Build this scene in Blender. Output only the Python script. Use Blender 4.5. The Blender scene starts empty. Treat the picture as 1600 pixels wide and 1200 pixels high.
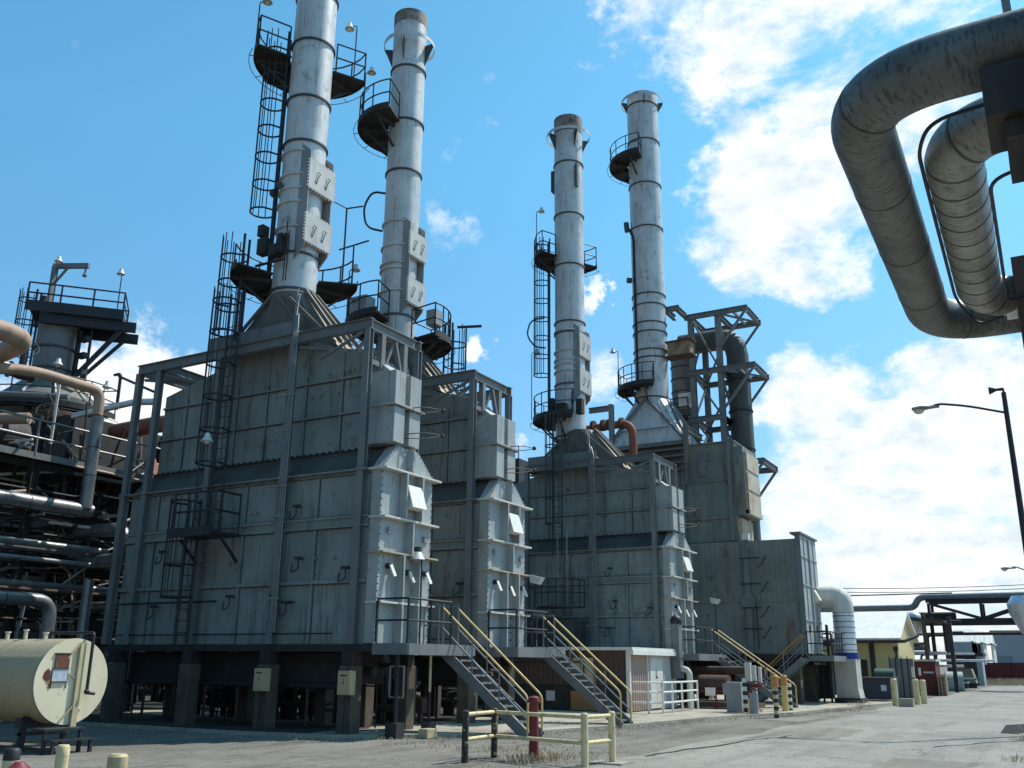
import bpy, math, random
from mathutils import Vector, Matrix
random.seed(7)
S = bpy.context.scene
COL = S.collection
R = math.radians
PI = math.pi

# ------------------------------------------------------------------ camera
EYE = Vector((0.0, 0.0, 1.70))
F_PX, PITCH, ROLL, HEAD = 1461.446, 0.289784, 0.00965691, 0.51919
_c, _s = math.cos(HEAD), math.sin(HEAD)
FW = Vector((-_s * math.cos(PITCH), _c * math.cos(PITCH), math.sin(PITCH)))
_r0 = Vector((_c, _s, 0.0)); _u0 = _r0.cross(FW)
RT = _r0 * math.cos(ROLL) + _u0 * math.sin(ROLL)
UP = -_r0 * math.sin(ROLL) + _u0 * math.cos(ROLL)
cam_d = bpy.data.cameras.new('camera')
cam_d.sensor_width = 36.0
cam_d.lens = F_PX / 1600.0 * 36.0
cam_d.clip_start = 0.05
cam_d.clip_end = 6000
cam = bpy.data.objects.new('camera', cam_d)
COL.objects.link(cam)
cam.matrix_world = Matrix(((RT.x, UP.x, -FW.x, EYE.x), (RT.y, UP.y, -FW.y, EYE.y), (RT.z, UP.z, -FW.z, EYE.z), (0, 0, 0, 1)))
S.camera = cam

# ------------------------------------------------------------------ survey helpers (photo direction + a known plane -> real point)
def ray(u, v):
    return RT * ((u - 800) / F_PX) + UP * ((600 - v) / F_PX) + FW
def atx(u, v, x):
    d = ray(u, v); return EYE + d * ((x - EYE.x) / d.x)
def aty(u, v, y):
    d = ray(u, v); return EYE + d * ((y - EYE.y) / d.y)
def atz(u, v, z=0.0):
    d = ray(u, v); return EYE + d * ((z - EYE.z) / d.z)

# ------------------------------------------------------------------ light
SUN = Vector((0.36, 0.60, 1.0)).normalized()
sun_d = bpy.data.lights.new('sun', 'SUN')
sun_d.energy = 5.0
sun_d.angle = R(0.5)
sun_d.color = (1.0, 0.95, 0.87)
sun = bpy.data.objects.new('sun', sun_d)
COL.objects.link(sun)
sun.rotation_euler = SUN.to_track_quat('Z', 'Y').to_euler()
S.view_settings.view_transform = 'Standard'
S.view_settings.look = 'None'
S.view_settings.gamma = 1.0
S.view_settings.use_curve_mapping = False
S.view_settings.exposure = 0.0

# ------------------------------------------------------------------ sky
W = bpy.data.worlds.new('World')
S.world = W
W.use_nodes = True
wn, wl = W.node_tree.nodes, W.node_tree.links
wn.clear()
w_out = wn.new('ShaderNodeOutputWorld')
w_bg = wn.new('ShaderNodeBackground')
w_bg.inputs['Strength'].default_value = 0.095
sky = wn.new('ShaderNodeTexSky')
sky.sky_type = 'NISHITA'
sky.sun_disc = False
sky.sun_elevation = math.asin(SUN.z)
sky.sun_rotation = math.atan2(SUN.x, SUN.y)
sky.altitude = 50
sky.air_density = 1.0
sky.dust_density = 0.6
sky.ozone_density = 3.0
w_tc = wn.new('ShaderNodeTexCoord')
def wmath(op, a, b=None, c=None, clamp=False):
    n = wn.new('ShaderNodeMath'); n.operation = op; n.use_clamp = clamp
    for i, v in enumerate((a, b, c)):
        if v is None: continue
        if isinstance(v, (int, float)): n.inputs[i].default_value = v
        else: wl.new(v, n.inputs[i])
    return n.outputs[0]
# cloud clumps stand in fixed compass directions; (u, v, radius in degrees, weight, vertical squash)
CLOUDS = [(1150, 60, 7.0, 1.0), (1260, 120, 6.0, .85), (1230, -20, 8, .9), (1040, 0, 4.5, .75),
          (1200, 330, 6.2, 1.15), (1120, 345, 3.6, .85), (1290, 255, 6, 1.0), (1420, 120, 7, .72), (1110, 150, 3.0, .75),
          (1350, 740, 8, 1.25), (1500, 700, 9, 1.35), (1250, 650, 5, 1.05), (1420, 880, 10, 1.1), (1600, 840, 12, 1.0), (1260, 780, 5, .7),
          (190, 610, 4.2, 1.25), (250, 640, 4.0, 1.1), (60, 650, 4, .9), (755, 508, 1.7, 1.15), (690, 262, 1.6, .42), (765, 220, 1.5, .46),
          (705, 372, 1.4, .36), (942, 452, 1.2, .95), (820, 690, 2.2, 1.0), (950, 580, 3, .6), (740, 205, 1.2, .42)]
w_n = wn.new('ShaderNodeTexNoise'); w_n.inputs['Scale'].default_value = 7.0; w_n.inputs['Detail'].default_value = 9.0; w_n.inputs['Roughness'].default_value = .62
wl.new(w_tc.outputs['Generated'], w_n.inputs['Vector'])
w_sub = wn.new('ShaderNodeVectorMath'); w_sub.operation = 'MULTIPLY_ADD'; w_sub.inputs[1].default_value = (.26, .26, .20); w_sub.inputs[2].default_value = (-.13, -.13, -.10)
wl.new(w_n.outputs['Color'], w_sub.inputs[0])
w_add = wn.new('ShaderNodeVectorMath'); w_add.operation = 'ADD'; wl.new(w_tc.outputs['Generated'], w_add.inputs[0]); wl.new(w_sub.outputs[0], w_add.inputs[1])
w_warp = wn.new('ShaderNodeVectorMath'); w_warp.operation = 'NORMALIZE'; wl.new(w_add.outputs[0], w_warp.inputs[0])
acc = None
for (u, v, rad, wt) in CLOUDS:
    d = ray(u, v).normalized()
    dp = wn.new('ShaderNodeVectorMath'); dp.operation = 'DOT_PRODUCT'
    wl.new(w_warp.outputs[0], dp.inputs[0]); dp.inputs[1].default_value = d
    mr = wn.new('ShaderNodeMapRange'); mr.interpolation_type = 'SMOOTHSTEP'
    mr.inputs['From Min'].default_value = math.cos(R(rad)); mr.inputs['From Max'].default_value = 1.0
    mr.inputs['To Max'].default_value = wt
    wl.new(dp.outputs['Value'], mr.inputs['Value'])
    acc = mr.outputs['Result'] if acc is None else wmath('MAXIMUM', acc, mr.outputs['Result'])
w_map = wn.new('ShaderNodeMapping'); w_map.inputs['Scale'].default_value = (1.0, 1.0, 1.7)
wl.new(w_tc.outputs['Generated'], w_map.inputs['Vector'])
n1 = wn.new('ShaderNodeTexNoise'); n1.inputs['Scale'].default_value = 9.0; n1.inputs['Detail'].default_value = 11.0; n1.inputs['Roughness'].default_value = .64; n1.inputs['Distortion'].default_value = .35
n2 = wn.new('ShaderNodeTexNoise'); n2.inputs['Scale'].default_value = 26.0; n2.inputs['Detail'].default_value = 8.0; n2.inputs['Roughness'].default_value = .6
wl.new(w_map.outputs['Vector'], n1.inputs['Vector']); wl.new(w_map.outputs['Vector'], n2.inputs['Vector'])
dens = wmath('MULTIPLY_ADD', n1.outputs['Fac'], 1.9, -1.0)
dens = wmath('ADD', dens, wmath('MULTIPLY_ADD', n2.outputs['Fac'], .5, -.25))
dens = wmath('ADD', wmath('MULTIPLY', dens, 1.15), wmath('MULTIPLY', acc, .92))
mrc = wn.new('ShaderNodeMapRange'); mrc.interpolation_type = 'SMOOTHSTEP'
mrc.inputs['From Min'].default_value = .26; mrc.inputs['From Max'].default_value = .98
wl.new(dens, mrc.inputs['Value'])
# thin high veil low on the right
tint = wn.new('ShaderNodeMix'); tint.data_type = 'RGBA'; tint.blend_type = 'MULTIPLY'
tint.inputs['Factor'].default_value = 1.0
w_sep = wn.new('ShaderNodeSeparateXYZ'); wl.new(w_tc.outputs['Generated'], w_sep.inputs[0])
w_el = wn.new('ShaderNodeMapRange'); w_el.inputs['From Min'].default_value = -.02; w_el.inputs['From Max'].default_value = .5; wl.new(w_sep.outputs['Z'], w_el.inputs['Value'])
w_tm = wn.new('ShaderNodeMix'); w_tm.data_type = 'RGBA'; wl.new(w_el.outputs['Result'], w_tm.inputs['Factor'])
w_tm.inputs[6].default_value = (1.22, 1.18, 1.38, 1); w_tm.inputs[7].default_value = (1.20, 2.32, 2.24, 1)
wl.new(w_tm.outputs[2], tint.inputs[7])
wl.new(sky.outputs['Color'], tint.inputs[6])
cc = wn.new('ShaderNodeMix'); cc.data_type = 'RGBA'
ccr = wn.new('ShaderNodeMapRange'); ccr.inputs['From Min'].default_value = .34; ccr.inputs['From Max'].default_value = .62; wl.new(n2.outputs['Fac'], ccr.inputs['Value']); wl.new(ccr.outputs['Result'], cc.inputs['Factor'])
cc.inputs[6].default_value = (8.3, 9.4, 10.1, 1); cc.inputs[7].default_value = (11.9, 12.2, 12.3, 1)
mixc = wn.new('ShaderNodeMix'); mixc.data_type = 'RGBA'
wl.new(mrc.outputs['Result'], mixc.inputs['Factor'])
wl.new(tint.outputs[2], mixc.inputs[6]); wl.new(cc.outputs[2], mixc.inputs[7])
# the half of the sky away from the sun is a deeper, darker blue
w_dp = wn.new('ShaderNodeVectorMath'); w_dp.operation = 'DOT_PRODUCT'; wl.new(w_tc.outputs['Generated'], w_dp.inputs[0]); w_dp.inputs[1].default_value = Vector((SUN.x, SUN.y, .35)).normalized()
w_br = wn.new('ShaderNodeMapRange'); w_br.interpolation_type = 'SMOOTHSTEP'; w_br.inputs['From Min'].default_value = -.75; w_br.inputs['From Max'].default_value = -.08; w_br.inputs['To Min'].default_value = .38; w_br.inputs['To Max'].default_value = 1.0
wl.new(w_dp.outputs['Value'], w_br.inputs['Value'])
w_fin = wn.new('ShaderNodeVectorMath'); w_fin.operation = 'SCALE'; wl.new(mixc.outputs[2], w_fin.inputs[0]); wl.new(w_br.outputs['Result'], w_fin.inputs['Scale'])
wl.new(w_fin.outputs[0], w_bg.inputs['Color'])
wl.new(w_bg.outputs['Background'], w_out.inputs['Surface'])
W.cycles.sampling_method = 'MANUAL'; W.cycles.sample_map_resolution = 1024

# ------------------------------------------------------------------ materials
def mat(name, c1, c2=None, scale=1.5, rough=.7, metal=0.0, streak=None, streak_amt=.5, streak_scale=6.0, spots=None, spot_amt=.5, spot_scale=3.0, bump=.0, bump_scale=20.0, squash=.16, smap=None, runs=None, sthr=(.52, .74), attr=None):
    m = bpy.data.materials.new(name); m.use_nodes = True
    nt = m.node_tree; N, L = nt.nodes, nt.links
    b = N['Principled BSDF']
    tc = N.new('ShaderNodeTexCoord'); oi = N.new('ShaderNodeObjectInfo')
    off = N.new('ShaderNodeVectorMath'); off.operation = 'MULTIPLY_ADD'
    off.inputs[1].default_value = (1, 1, 1)
    sc = N.new('ShaderNodeMath'); sc.operation = 'MULTIPLY'; sc.inputs[1].default_value = 37.0
    L.new(oi.outputs['Random'], sc.inputs[0])
    L.new(tc.outputs['Object'], off.inputs[0]); L.new(sc.outputs[0], off.inputs[2])
    vec = off.outputs[0]
    if attr:
        at = N.new('ShaderNodeAttribute'); at.attribute_name = attr; vec = at.outputs['Vector']
    def noise(s, det=6, ro=.6, sq=None):
        n = N.new('ShaderNodeTexNoise'); n.inputs['Scale'].default_value = s; n.inputs['Detail'].default_value = det; n.inputs['Roughness'].default_value = ro
        if sq is not None:
            mp = N.new('ShaderNodeMapping'); mp.inputs['Scale'].default_value = smap or (1, 1, sq); L.new(vec, mp.inputs['Vector']); L.new(mp.outputs[0], n.inputs['Vector'])
        else: L.new(vec, n.inputs['Vector'])
        return n.outputs['Fac']
    def ramp(fac, a, bb, top=1.0):
        r = N.new('ShaderNodeMapRange'); r.interpolation_type = 'SMOOTHSTEP'
        r.inputs['From Min'].default_value = a; r.inputs['From Max'].default_value = bb; r.inputs['To Max'].default_value = top
        L.new(fac, r.inputs['Value']); return r.outputs['Result']
    def mix(fac, a, bcol):
        x = N.new('ShaderNodeMix'); x.data_type = 'RGBA'; L.new(fac, x.inputs['Factor'])
        if isinstance(a, tuple): x.inputs[6].default_value = (*a, 1)
        else: L.new(a, x.inputs[6])
        x.inputs[7].default_value = (*bcol, 1); return x.outputs[2]
    if c2 is None: c2 = tuple(v * .72 for v in c1)
    col = mix(ramp(noise(scale), .3, .7), c1, c2)
    if streak: col = mix(ramp(noise(streak_scale, 5, .6, squash), sthr[0], sthr[1], streak_amt), col, streak)
    if runs:
        mm = N.new('ShaderNodeMath'); mm.operation = 'MULTIPLY'; L.new(ramp(noise(17, 3, .5, .035), .54, .68, .65), mm.inputs[0]); L.new(ramp(noise(.9, 4, .6), .44, .62), mm.inputs[1])
        col = mix(mm.outputs[0], col, runs)
    if spots: col = mix(ramp(noise(spot_scale, 9, .7), .56, .66, spot_amt), col, spots)
    L.new(col, b.inputs['Base Color'])
    b.inputs['Roughness'].default_value = rough; b.inputs['Metallic'].default_value = metal
    rr = N.new('ShaderNodeMapRange'); rr.inputs['To Min'].default_value = max(.05, rough - .12); rr.inputs['To Max'].default_value = min(1, rough + .14)
    L.new(noise(scale * 3.1), rr.inputs['Value']); L.new(rr.outputs['Result'], b.inputs['Roughness'])
    if bump > 0:
        bp = N.new('ShaderNodeBump'); bp.inputs['Strength'].default_value = bump; bp.inputs['Distance'].default_value = .02
        L.new(noise(bump_scale, 6, .65), bp.inputs['Height']); L.new(bp.outputs['Normal'], b.inputs['Normal'])
    return m
M = {}
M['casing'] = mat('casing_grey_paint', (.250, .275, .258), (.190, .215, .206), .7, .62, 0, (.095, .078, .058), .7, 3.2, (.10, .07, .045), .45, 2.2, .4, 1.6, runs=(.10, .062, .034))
M['end_lit_paint'] = mat('end_grey_sunlit', (.385, .405, .392), (.31, .335, .33), 1.2, .55, 0, (.27, .22, .16), .55, 5.0, (.20, .12, .06), .45, 4.0, .3, 2.5, runs=(.20, .12, .065))  # lighter copy of the casing paint, sunlight put into the tone
M['casing_rust'] = mat('casing_rusty', (.225, .245, .215), (.165, .185, .165), .6, .7, 0, (.13, .066, .028), .85, 2.2, (.08, .04, .02), .5, 1.6, .4, 1.6, runs=(.15, .07, .025))
M['frame'] = mat('frame_grey_steel', (.185, .195, .195), (.135, .145, .147), 1.4, .6, 0, (.11, .08, .055), .5, 5)
M['panel_silver'] = mat('access_panel_paint', (.50, .50, .475), (.41, .41, .39), 2, .55, .1, (.28, .24, .19), .6, 5, (.2, .15, .1), .4, 5)
M['soot'] = mat('hood_weathered', (.10, .096, .086), (.062, .060, .055), 1.0, .9, 0, (.085, .072, .056), .5, 4, bump=.3, bump_scale=6)
M['stack'] = mat('stack_aluminium_paint', (.62, .615, .595), (.50, .50, .49), .9, .42, .15, (.27, .235, .19), .7, 4.5, (.15, .12, .10), .5, 2.1, .2, 2.2, runs=(.20, .165, .13))
M['stack_dark'] = mat('stack_weathered_steel', (.20, .195, .185), (.15, .145, .14), 1.2, .55, .2, (.16, .12, .09), .6, 5)
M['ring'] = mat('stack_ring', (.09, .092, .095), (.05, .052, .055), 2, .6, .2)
M['cone'] = mat('transition_shaded', (.17, .165, .148), (.12, .114, .10), 1.2, .65, .1, (.26, .17, .09), .7, 4, (.20, .12, .06), .4, 2.5)  # darkened so the colour carries the shade on the cone front
M['cone_lit_rust'] = mat('transition_ochre_lit', (.50, .42, .30), (.38, .29, .19), 1.6, .75, 0, (.25, .14, .07), .7, 4)  # ochre rust, brightened to carry sunlight on the cone end
M['black'] = mat('black_steel', (.022, .024, .032), (.014, .015, .018), 3, .55, 0, (.05, .035, .025), .4, 5)
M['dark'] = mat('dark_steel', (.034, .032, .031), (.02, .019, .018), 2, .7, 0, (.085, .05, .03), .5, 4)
M['rustdark'] = mat('rusty_dark_steel', (.10, .052, .036), (.055, .033, .026), 2, .8, 0, (.15, .07, .03), .6, 4)
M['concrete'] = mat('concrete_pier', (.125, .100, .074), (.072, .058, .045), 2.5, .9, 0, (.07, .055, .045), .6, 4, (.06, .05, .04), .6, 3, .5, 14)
M['galv'] = mat('galvanised_steel', (.24, .25, .25), (.18, .19, .19), 3, .5, .25, (.16, .13, .11), .4, 6)
M['yellow'] = mat('yellow_paint', (.72, .50, .17), (.62, .43, .14), 3, .55, 0, (.30, .22, .11), .45, 8)
M['pale_yellow'] = mat('pale_yellow_paint', (.72, .59, .32), (.60, .49, .27), 3, .65, 0, (.28, .22, .12), .55, 7, (.12, .09, .06), .5, 6)
M['cream'] = mat('cream_tank_paint', (.73, .645, .45), (.66, .58, .40), 1.0, .5, 0, (.42, .33, .18), .4, 4, (.22, .13, .07), .25, 6)
M['cream_box'] = mat('cream_box_paint', (.52, .42, .25), (.45, .36, .20), 3, .6, 0, (.28, .21, .12), .4, 8)
M['beige_pipe'] = mat('beige_pipe_coat', (.42, .30, .215), (.33, .225, .16), 2, .65, 0, (.25, .14, .08), .5, 4)
M['alu'] = mat('aluminium_jacket', (.25, .265, .265), (.17, .18, .18), 2.2, .4, .55, (.15, .13, .11), .6, 4)
M['alu_bright'] = mat('bright_jacket', (.72, .74, .76), (.55, .57, .60), 2, .35, .5, (.3, .28, .25), .4, 4)
M['old_jacket'] = mat('old_jacket', (.175, .180, .172), (.105, .110, .103), 1.6, .5, .35, (.040, .040, .037), .62, 3.4, (.055, .068, .048), .7, 1.0, .25, 5, smap=(11, 1.5, 1.5), sthr=(.51, .62), attr='pipe_coord')
M['old_jacket2'] = mat('old_jacket_light', (.33, .315, .285), (.22, .21, .19), 1.8, .45, .45, (.07, .062, .052), .65, 3.4, (.09, .08, .065), .45, 3, .25, 5, smap=(11, 1.5, 1.5), sthr=(.52, .64), attr='pipe_coord')
M['band'] = mat('jacket_band', (.10, .095, .085), (.06, .058, .05), 3, .55, .4)
M['red'] = mat('red_paint', (.20, .018, .022), (.15, .014, .018), 3, .5, 0, (.10, .03, .02), .5, 6)
M['orange_brown'] = mat('red_lead_pipe', (.26, .085, .045), (.17, .055, .032), 2.4, .7, 0, (.10, .045, .03), .6, 5)
M['maroon'] = mat('maroon_paint', (.115, .022, .026), (.085, .018, .020), .5, .7)
M['white'] = mat('white_paint', (.80, .77, .69), (.70, .67, .60), 1.5, .5, 0, (.5, .46, .4), .35, 5)
M['offwhite'] = mat('weathered_white', (.64, .63, .57), (.54, .52, .46), 2, .65, 0, (.35, .29, .2), .5, 6)
M['wood'] = mat('plywood', (.34, .19, .07), (.27, .145, .055), 3, .8)
M['pallet'] = mat('pallet_wood', (.34, .26, .17), (.24, .18, .12), 5, .85)
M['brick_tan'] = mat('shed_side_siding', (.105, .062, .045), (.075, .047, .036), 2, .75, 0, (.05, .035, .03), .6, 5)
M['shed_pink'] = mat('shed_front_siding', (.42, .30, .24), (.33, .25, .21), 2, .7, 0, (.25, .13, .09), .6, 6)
M['shed_grey'] = mat('shed_grey_siding', (.48, .49, .47), (.40, .41, .40), 2, .7, 0, (.30, .22, .16), .5, 6)
M['blue'] = mat('blue_wrap', (.012, .028, .26), (.01, .02, .18), 4, .5)
M['blue_dark'] = mat('dark_blue_paint', (.022, .034, .062), (.016, .026, .045), 2, .6)
M['green'] = mat('green_paint', (.03, .075, .05), (.022, .06, .04), 2, .6)
M['grey_box'] = mat('cabinet_grey', (.29, .31, .315), (.25, .265, .27), 2, .55, 0, (.2, .17, .14), .3, 6)
M['wall_yellow'] = mat('pale_yellow_siding', (.56, .46, .22), (.48, .40, .19), 1, .75)
M['far_grey'] = mat('far_grey_cladding', (.36, .40, .43), (.32, .36, .39), .1, .7)
M['glass_lamp'] = mat('lamp_lens', (.62, .60, .50), (.5, .5, .42), 4, .25)
M['lamp_white'] = mat('lamp_shell', (.66, .66, .62), (.5, .5, .48), 4, .45, .1)
M['wood_pole'] = mat('wood_pole', (.10, .07, .05), (.07, .05, .036), 3, .9)
M['bronze_sign'] = mat('brown_placard', (.16, .055, .028), (.11, .04, .022), 8, .6, 0, (.30, .18, .12), .6, 8)
M['placard'] = mat('pale_placard', (.50, .55, .60), (.36, .42, .48), 9, .5)
M['grass'] = mat('dry_grass', (.46, .38, .25), (.34, .27, .17), 8, .95)

# ------------------------------------------------------------------ mesh builder
def frame_for(d):
    d = d.normalized()
    a = Vector((0, 0, 1)) if abs(d.z) < .95 else Vector((0, 1, 0))
    x = d.cross(a).normalized(); return x, x.cross(d).normalized()
class MB:
    def __init__(s): s.v = []; s.f = []
    def add(s, vs, fs):
        o = len(s.v); s.v += [Vector(p) for p in vs]; s.f += [tuple(i + o for i in f) for f in fs]; return s
    def box(s, x0, y0, z0, x1, y1, z1):
        vs = [(x0, y0, z0), (x1, y0, z0), (x1, y1, z0), (x0, y1, z0), (x0, y0, z1), (x1, y0, z1), (x1, y1, z1), (x0, y1, z1)]
        return s.add(vs, [(0, 3, 2, 1), (4, 5, 6, 7), (0, 1, 5, 4), (1, 2, 6, 5), (2, 3, 7, 6), (3, 0, 4, 7)])
    def bar(s, p, q, w, h, roll=None):
        p, q = Vector(p), Vector(q); d = (q - p).normalized()
        a, b = frame_for(d)
        if roll is not None:
            a = Vector(roll) - d * d.dot(Vector(roll)); a.normalize(); b = a.cross(d)
        a = a * (w / 2); b = b * (h / 2); vs = []
        for c in (p, q): vs += [c - a - b, c + a - b, c + a + b, c - a + b]
        return s.add(vs, [(0, 3, 2, 1), (4, 5, 6, 7), (0, 1, 5, 4), (1, 2, 6, 5), (2, 3, 7, 6), (3, 0, 4, 7)])
    def ibeam(s, p, q, w, h, web=None, t=.025):
        """I section: web direction = web vector (height h), flanges w wide."""
        p, q = Vector(p), Vector(q); d = (q - p).normalized()
        b = Vector(web) if web is not None else Vector((0, 0, 1))
        b = (b - d * d.dot(b)).normalized(); a = b.cross(d).normalized()
        for sg in (-1, 1):
            o = b * sg * (h / 2 - t / 2); s.bar(p + o, q + o, w, t, a)
        s.bar(p, q, t, h - 2 * t, a); return s
    def tube(s, pts, r, n=10, cap=True, closed=False):
        pts = [Vector(p) for p in pts]; k = len(pts)
        rs = r if isinstance(r, (list, tuple)) else [r] * k
        o = len(s.v); ref = None
        for i, p in enumerate(pts):
            if closed: d = pts[(i + 1) % k] - pts[i - 1]
            else: d = pts[min(i + 1, k - 1)] - pts[max(i - 1, 0)]
            d.normalize()
            if ref is None: ref, _ = frame_for(d)
            x = (ref - d * ref.dot(d)).normalized(); ref = x; y = d.cross(x)
            for j in range(n):
                t = 2 * PI * j / n; s.v.append(p + (x * math.cos(t) + y * math.sin(t)) * rs[i])
        for i in range(k if closed else k - 1):
            i2 = (i + 1) % k
            for j in range(n):
                j2 = (j + 1) % n; s.f.append((o + i * n + j, o + i * n + j2, o + i2 * n + j2, o + i2 * n + j))
        if cap and not closed:
            s.f.append(tuple(o + j for j in reversed(range(n)))); s.f.append(tuple(o + (k - 1) * n + j for j in range(n)))
        return s
    def lathe(s, c, prof, n=32, a0=0, a1=2 * PI):
        """prof: list of (r, z) going round the section; closed section if first == last."""
        c = Vector(c); o = len(s.v); full = abs(a1 - a0 - 2 * PI) < 1e-6; m = n if full else n + 1; k = len(prof)
        for j in range(m):
            t = a0 + (a1 - a0) * j / n
            for (r, z) in prof: s.v.append(c + Vector((r * math.cos(t), r * math.sin(t), z)))
        for j in range(n):
            j2 = (j + 1) % m
            for i in range(k - 1): s.f.append((o + j * k + i, o + j2 * k + i, o + j2 * k + i + 1, o + j * k + i + 1))
        return s
    def ring(s, c, r0, r1, z0, z1, n=32, a0=0, a1=2 * PI):
        s.lathe(c, [(r0, z0), (r1, z0), (r1, z1), (r0, z1), (r0, z0)], n, a0, a1)
        if abs(a1 - a0 - 2 * PI) > 1e-6:
            for t in (a0, a1):
                q = [Vector(c) + Vector((r * math.cos(t), r * math.sin(t), z)) for r, z in ((r0, z0), (r1, z0), (r1, z1), (r0, z1))]
                s.add(q, [(0, 1, 2, 3)])
        return s
    def prism(s, poly, off):
        poly = [Vector(p) for p in poly]; off = Vector(off); n = len(poly)
        vs = poly + [p + off for p in poly]
        return s.add(vs, [tuple(reversed(range(n))), tuple(range(n, 2 * n))] + [(i, (i + 1) % n, n + (i + 1) % n, n + i) for i in range(n)])
    def loft(s, loops, cap=True):
        n = len(loops[0]); o = len(s.v)
        for l in loops: s.v += [Vector(p) for p in l]
        for i in range(len(loops) - 1):
            for j in range(n):
                j2 = (j + 1) % n; s.f.append((o + i * n + j, o + i * n + j2, o + (i + 1) * n + j2, o + (i + 1) * n + j))
        if cap: s.f.append(tuple(o + j for j in reversed(range(n)))); s.f.append(tuple(o + (len(loops) - 1) * n + j for j in range(n)))
        return s
    def ball(s, c, r, n=10, sx=1, sy=1, sz=1):
        c = Vector(c); o = len(s.v); m = max(4, n // 2)
        for i in range(m + 1):
            a = PI * i / m
            for j in range(n):
                t = 2 * PI * j / n; s.v.append(c + Vector((r * sx * math.sin(a) * math.cos(t), r * sy * math.sin(a) * math.sin(t), r * sz * math.cos(a))))
        for i in range(m):
            for j in range(n):
                j2 = (j + 1) % n; s.f.append((o + i * n + j, o + (i + 1) * n + j, o + (i + 1) * n + j2, o + i * n + j2))
        return s
    def build(s, name, m, parent=None, smooth=False, bevel=0.0):
        if parent is None: return s._build(name, m, parent, smooth, bevel)
        cl = s.clusters()
        if len(cl) < 2 or len(cl) > 60: return s._build(name, m, parent, smooth, bevel)
        first = None
        for c in cl:
            q = MB(); idx = {}
            for fi in c:
                f = s.f[fi]
                for i in f:
                    if i not in idx: idx[i] = len(q.v); q.v.append(s.v[i])
                q.f.append(tuple(idx[i] for i in f))
            o = q._build(name, m, parent, smooth, bevel); first = first or o
        return first
    def clusters(s):
        """faces grouped into pieces that stand apart from one another"""
        n = len(s.v); pa = list(range(n))
        def find(i):
            while pa[i] != i: pa[i] = pa[pa[i]]; i = pa[i]
            return i
        for f in s.f:
            a = find(f[0])
            for i in f[1:]: pa[find(i)] = a
        isl = {}
        for k, f in enumerate(s.f): isl.setdefault(find(f[0]), []).append(k)
        isl = list(isl.values())
        if len(isl) < 2 or len(isl) > 400: return [list(range(len(s.f)))]
        bb = []
        for c in isl:
            ps = [s.v[i] for k in c for i in s.f[k]]
            bb.append([min(p[a] for p in ps) - .012 for a in range(3)] + [max(p[a] for p in ps) + .012 for a in range(3)])
        g = list(range(len(isl)))
        def fg(i):
            while g[i] != i: g[i] = g[g[i]]; i = g[i]
            return i
        for i in range(len(isl)):
            for j in range(i):
                if all(bb[i][a] <= bb[j][a + 3] and bb[j][a] <= bb[i][a + 3] for a in range(3)): g[fg(i)] = fg(j)
        out = {}
        for i, c in enumerate(isl): out.setdefault(fg(i), []).extend(c)
        return list(out.values())
    def _build(s, name, m, parent=None, smooth=False, bevel=0.0):
        me = bpy.data.meshes.new(name)
        off = parent_world(parent) if parent else Vector((0, 0, 0))
        base = Vector((0, 0, 0))
        if parent is None and s.v:
            xs = [p.x for p in s.v]; ys = [p.y for p in s.v]; zs = [p.z for p in s.v]
            base = Vector(((min(xs) + max(xs)) / 2, (min(ys) + max(ys)) / 2, min(zs))); off = base
        me.from_pydata([tuple(p - off) for p in s.v], [], s.f); me.update()
        me.materials.append(m if not isinstance(m, str) else M[m])
        import bmesh
        bm = bmesh.new(); bm.from_mesh(me); bmesh.ops.recalc_face_normals(bm, faces=bm.faces); bm.to_mesh(me); bm.free()
        if smooth:
            for p in me.polygons: p.use_smooth = True
            me.set_sharp_from_angle(angle=R(38))
        o = bpy.data.objects.new(name, me); COL.objects.link(o)
        if parent: o.parent = parent
        else: o.location = base
        if bevel:
            bv = o.modifiers.new('bevel', 'BEVEL'); bv.width = bevel; bv.segments = 2; bv.limit_method = 'ANGLE'
        return o
def parent_world(p):
    v = Vector((0, 0, 0))
    while p is not None: v = v + p.location; p = p.parent
    return v
def tag(o, label, cat, group=None):
    o['label'] = label; o['category'] = cat
    if group: o['group'] = group
    return o
def thing(name, loc, label, cat, group=None):
    o = bpy.data.objects.new(name, None); o.empty_display_size = .3; COL.objects.link(o); o.location = loc
    return tag(o, label, cat, group)
def struct(o, kind='structure'):
    o['kind'] = kind; return o
def kids(o): return [c for c in bpy.data.objects if c.parent == o]
def dup(root, delta, label=None, group=None, skip=()):
    r = root.copy(); COL.objects.link(r); r.location = root.location + Vector(delta)
    if label: r['label'] = label
    if group: r['group'] = group
    for ch in kids(root):
        if ch.name.split('.')[0] in skip: continue
        c = ch.copy(); COL.objects.link(c); c.parent = r
        for g in kids(ch):
            d = g.copy(); COL.objects.link(d); d.parent = c
    return r
def arc_pts(c, r, a0, a1, z, n):
    return [Vector((c[0] + r * math.cos(a0 + (a1 - a0) * i / n), c[1] + r * math.sin(a0 + (a1 - a0) * i / n), z)) for i in range(n + 1)]
def bend(pts, rad, n=7):
    """polyline with rounded corners"""
    pts = [Vector(p) for p in pts]; out = [pts[0]]
    for i in range(1, len(pts) - 1):
        a, b, c = pts[i - 1], pts[i], pts[i + 1]
        d1 = (a - b); d2 = (c - b); r = min(rad, d1.length * .49, d2.length * .49)
        p, q = b + d1.normalized() * r, b + d2.normalized() * r
        for k in range(n + 1):
            t = k / n; out.append(p * (1 - t) ** 2 + b * 2 * t * (1 - t) + q * t ** 2)
    out.append(pts[-1]); return out
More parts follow.
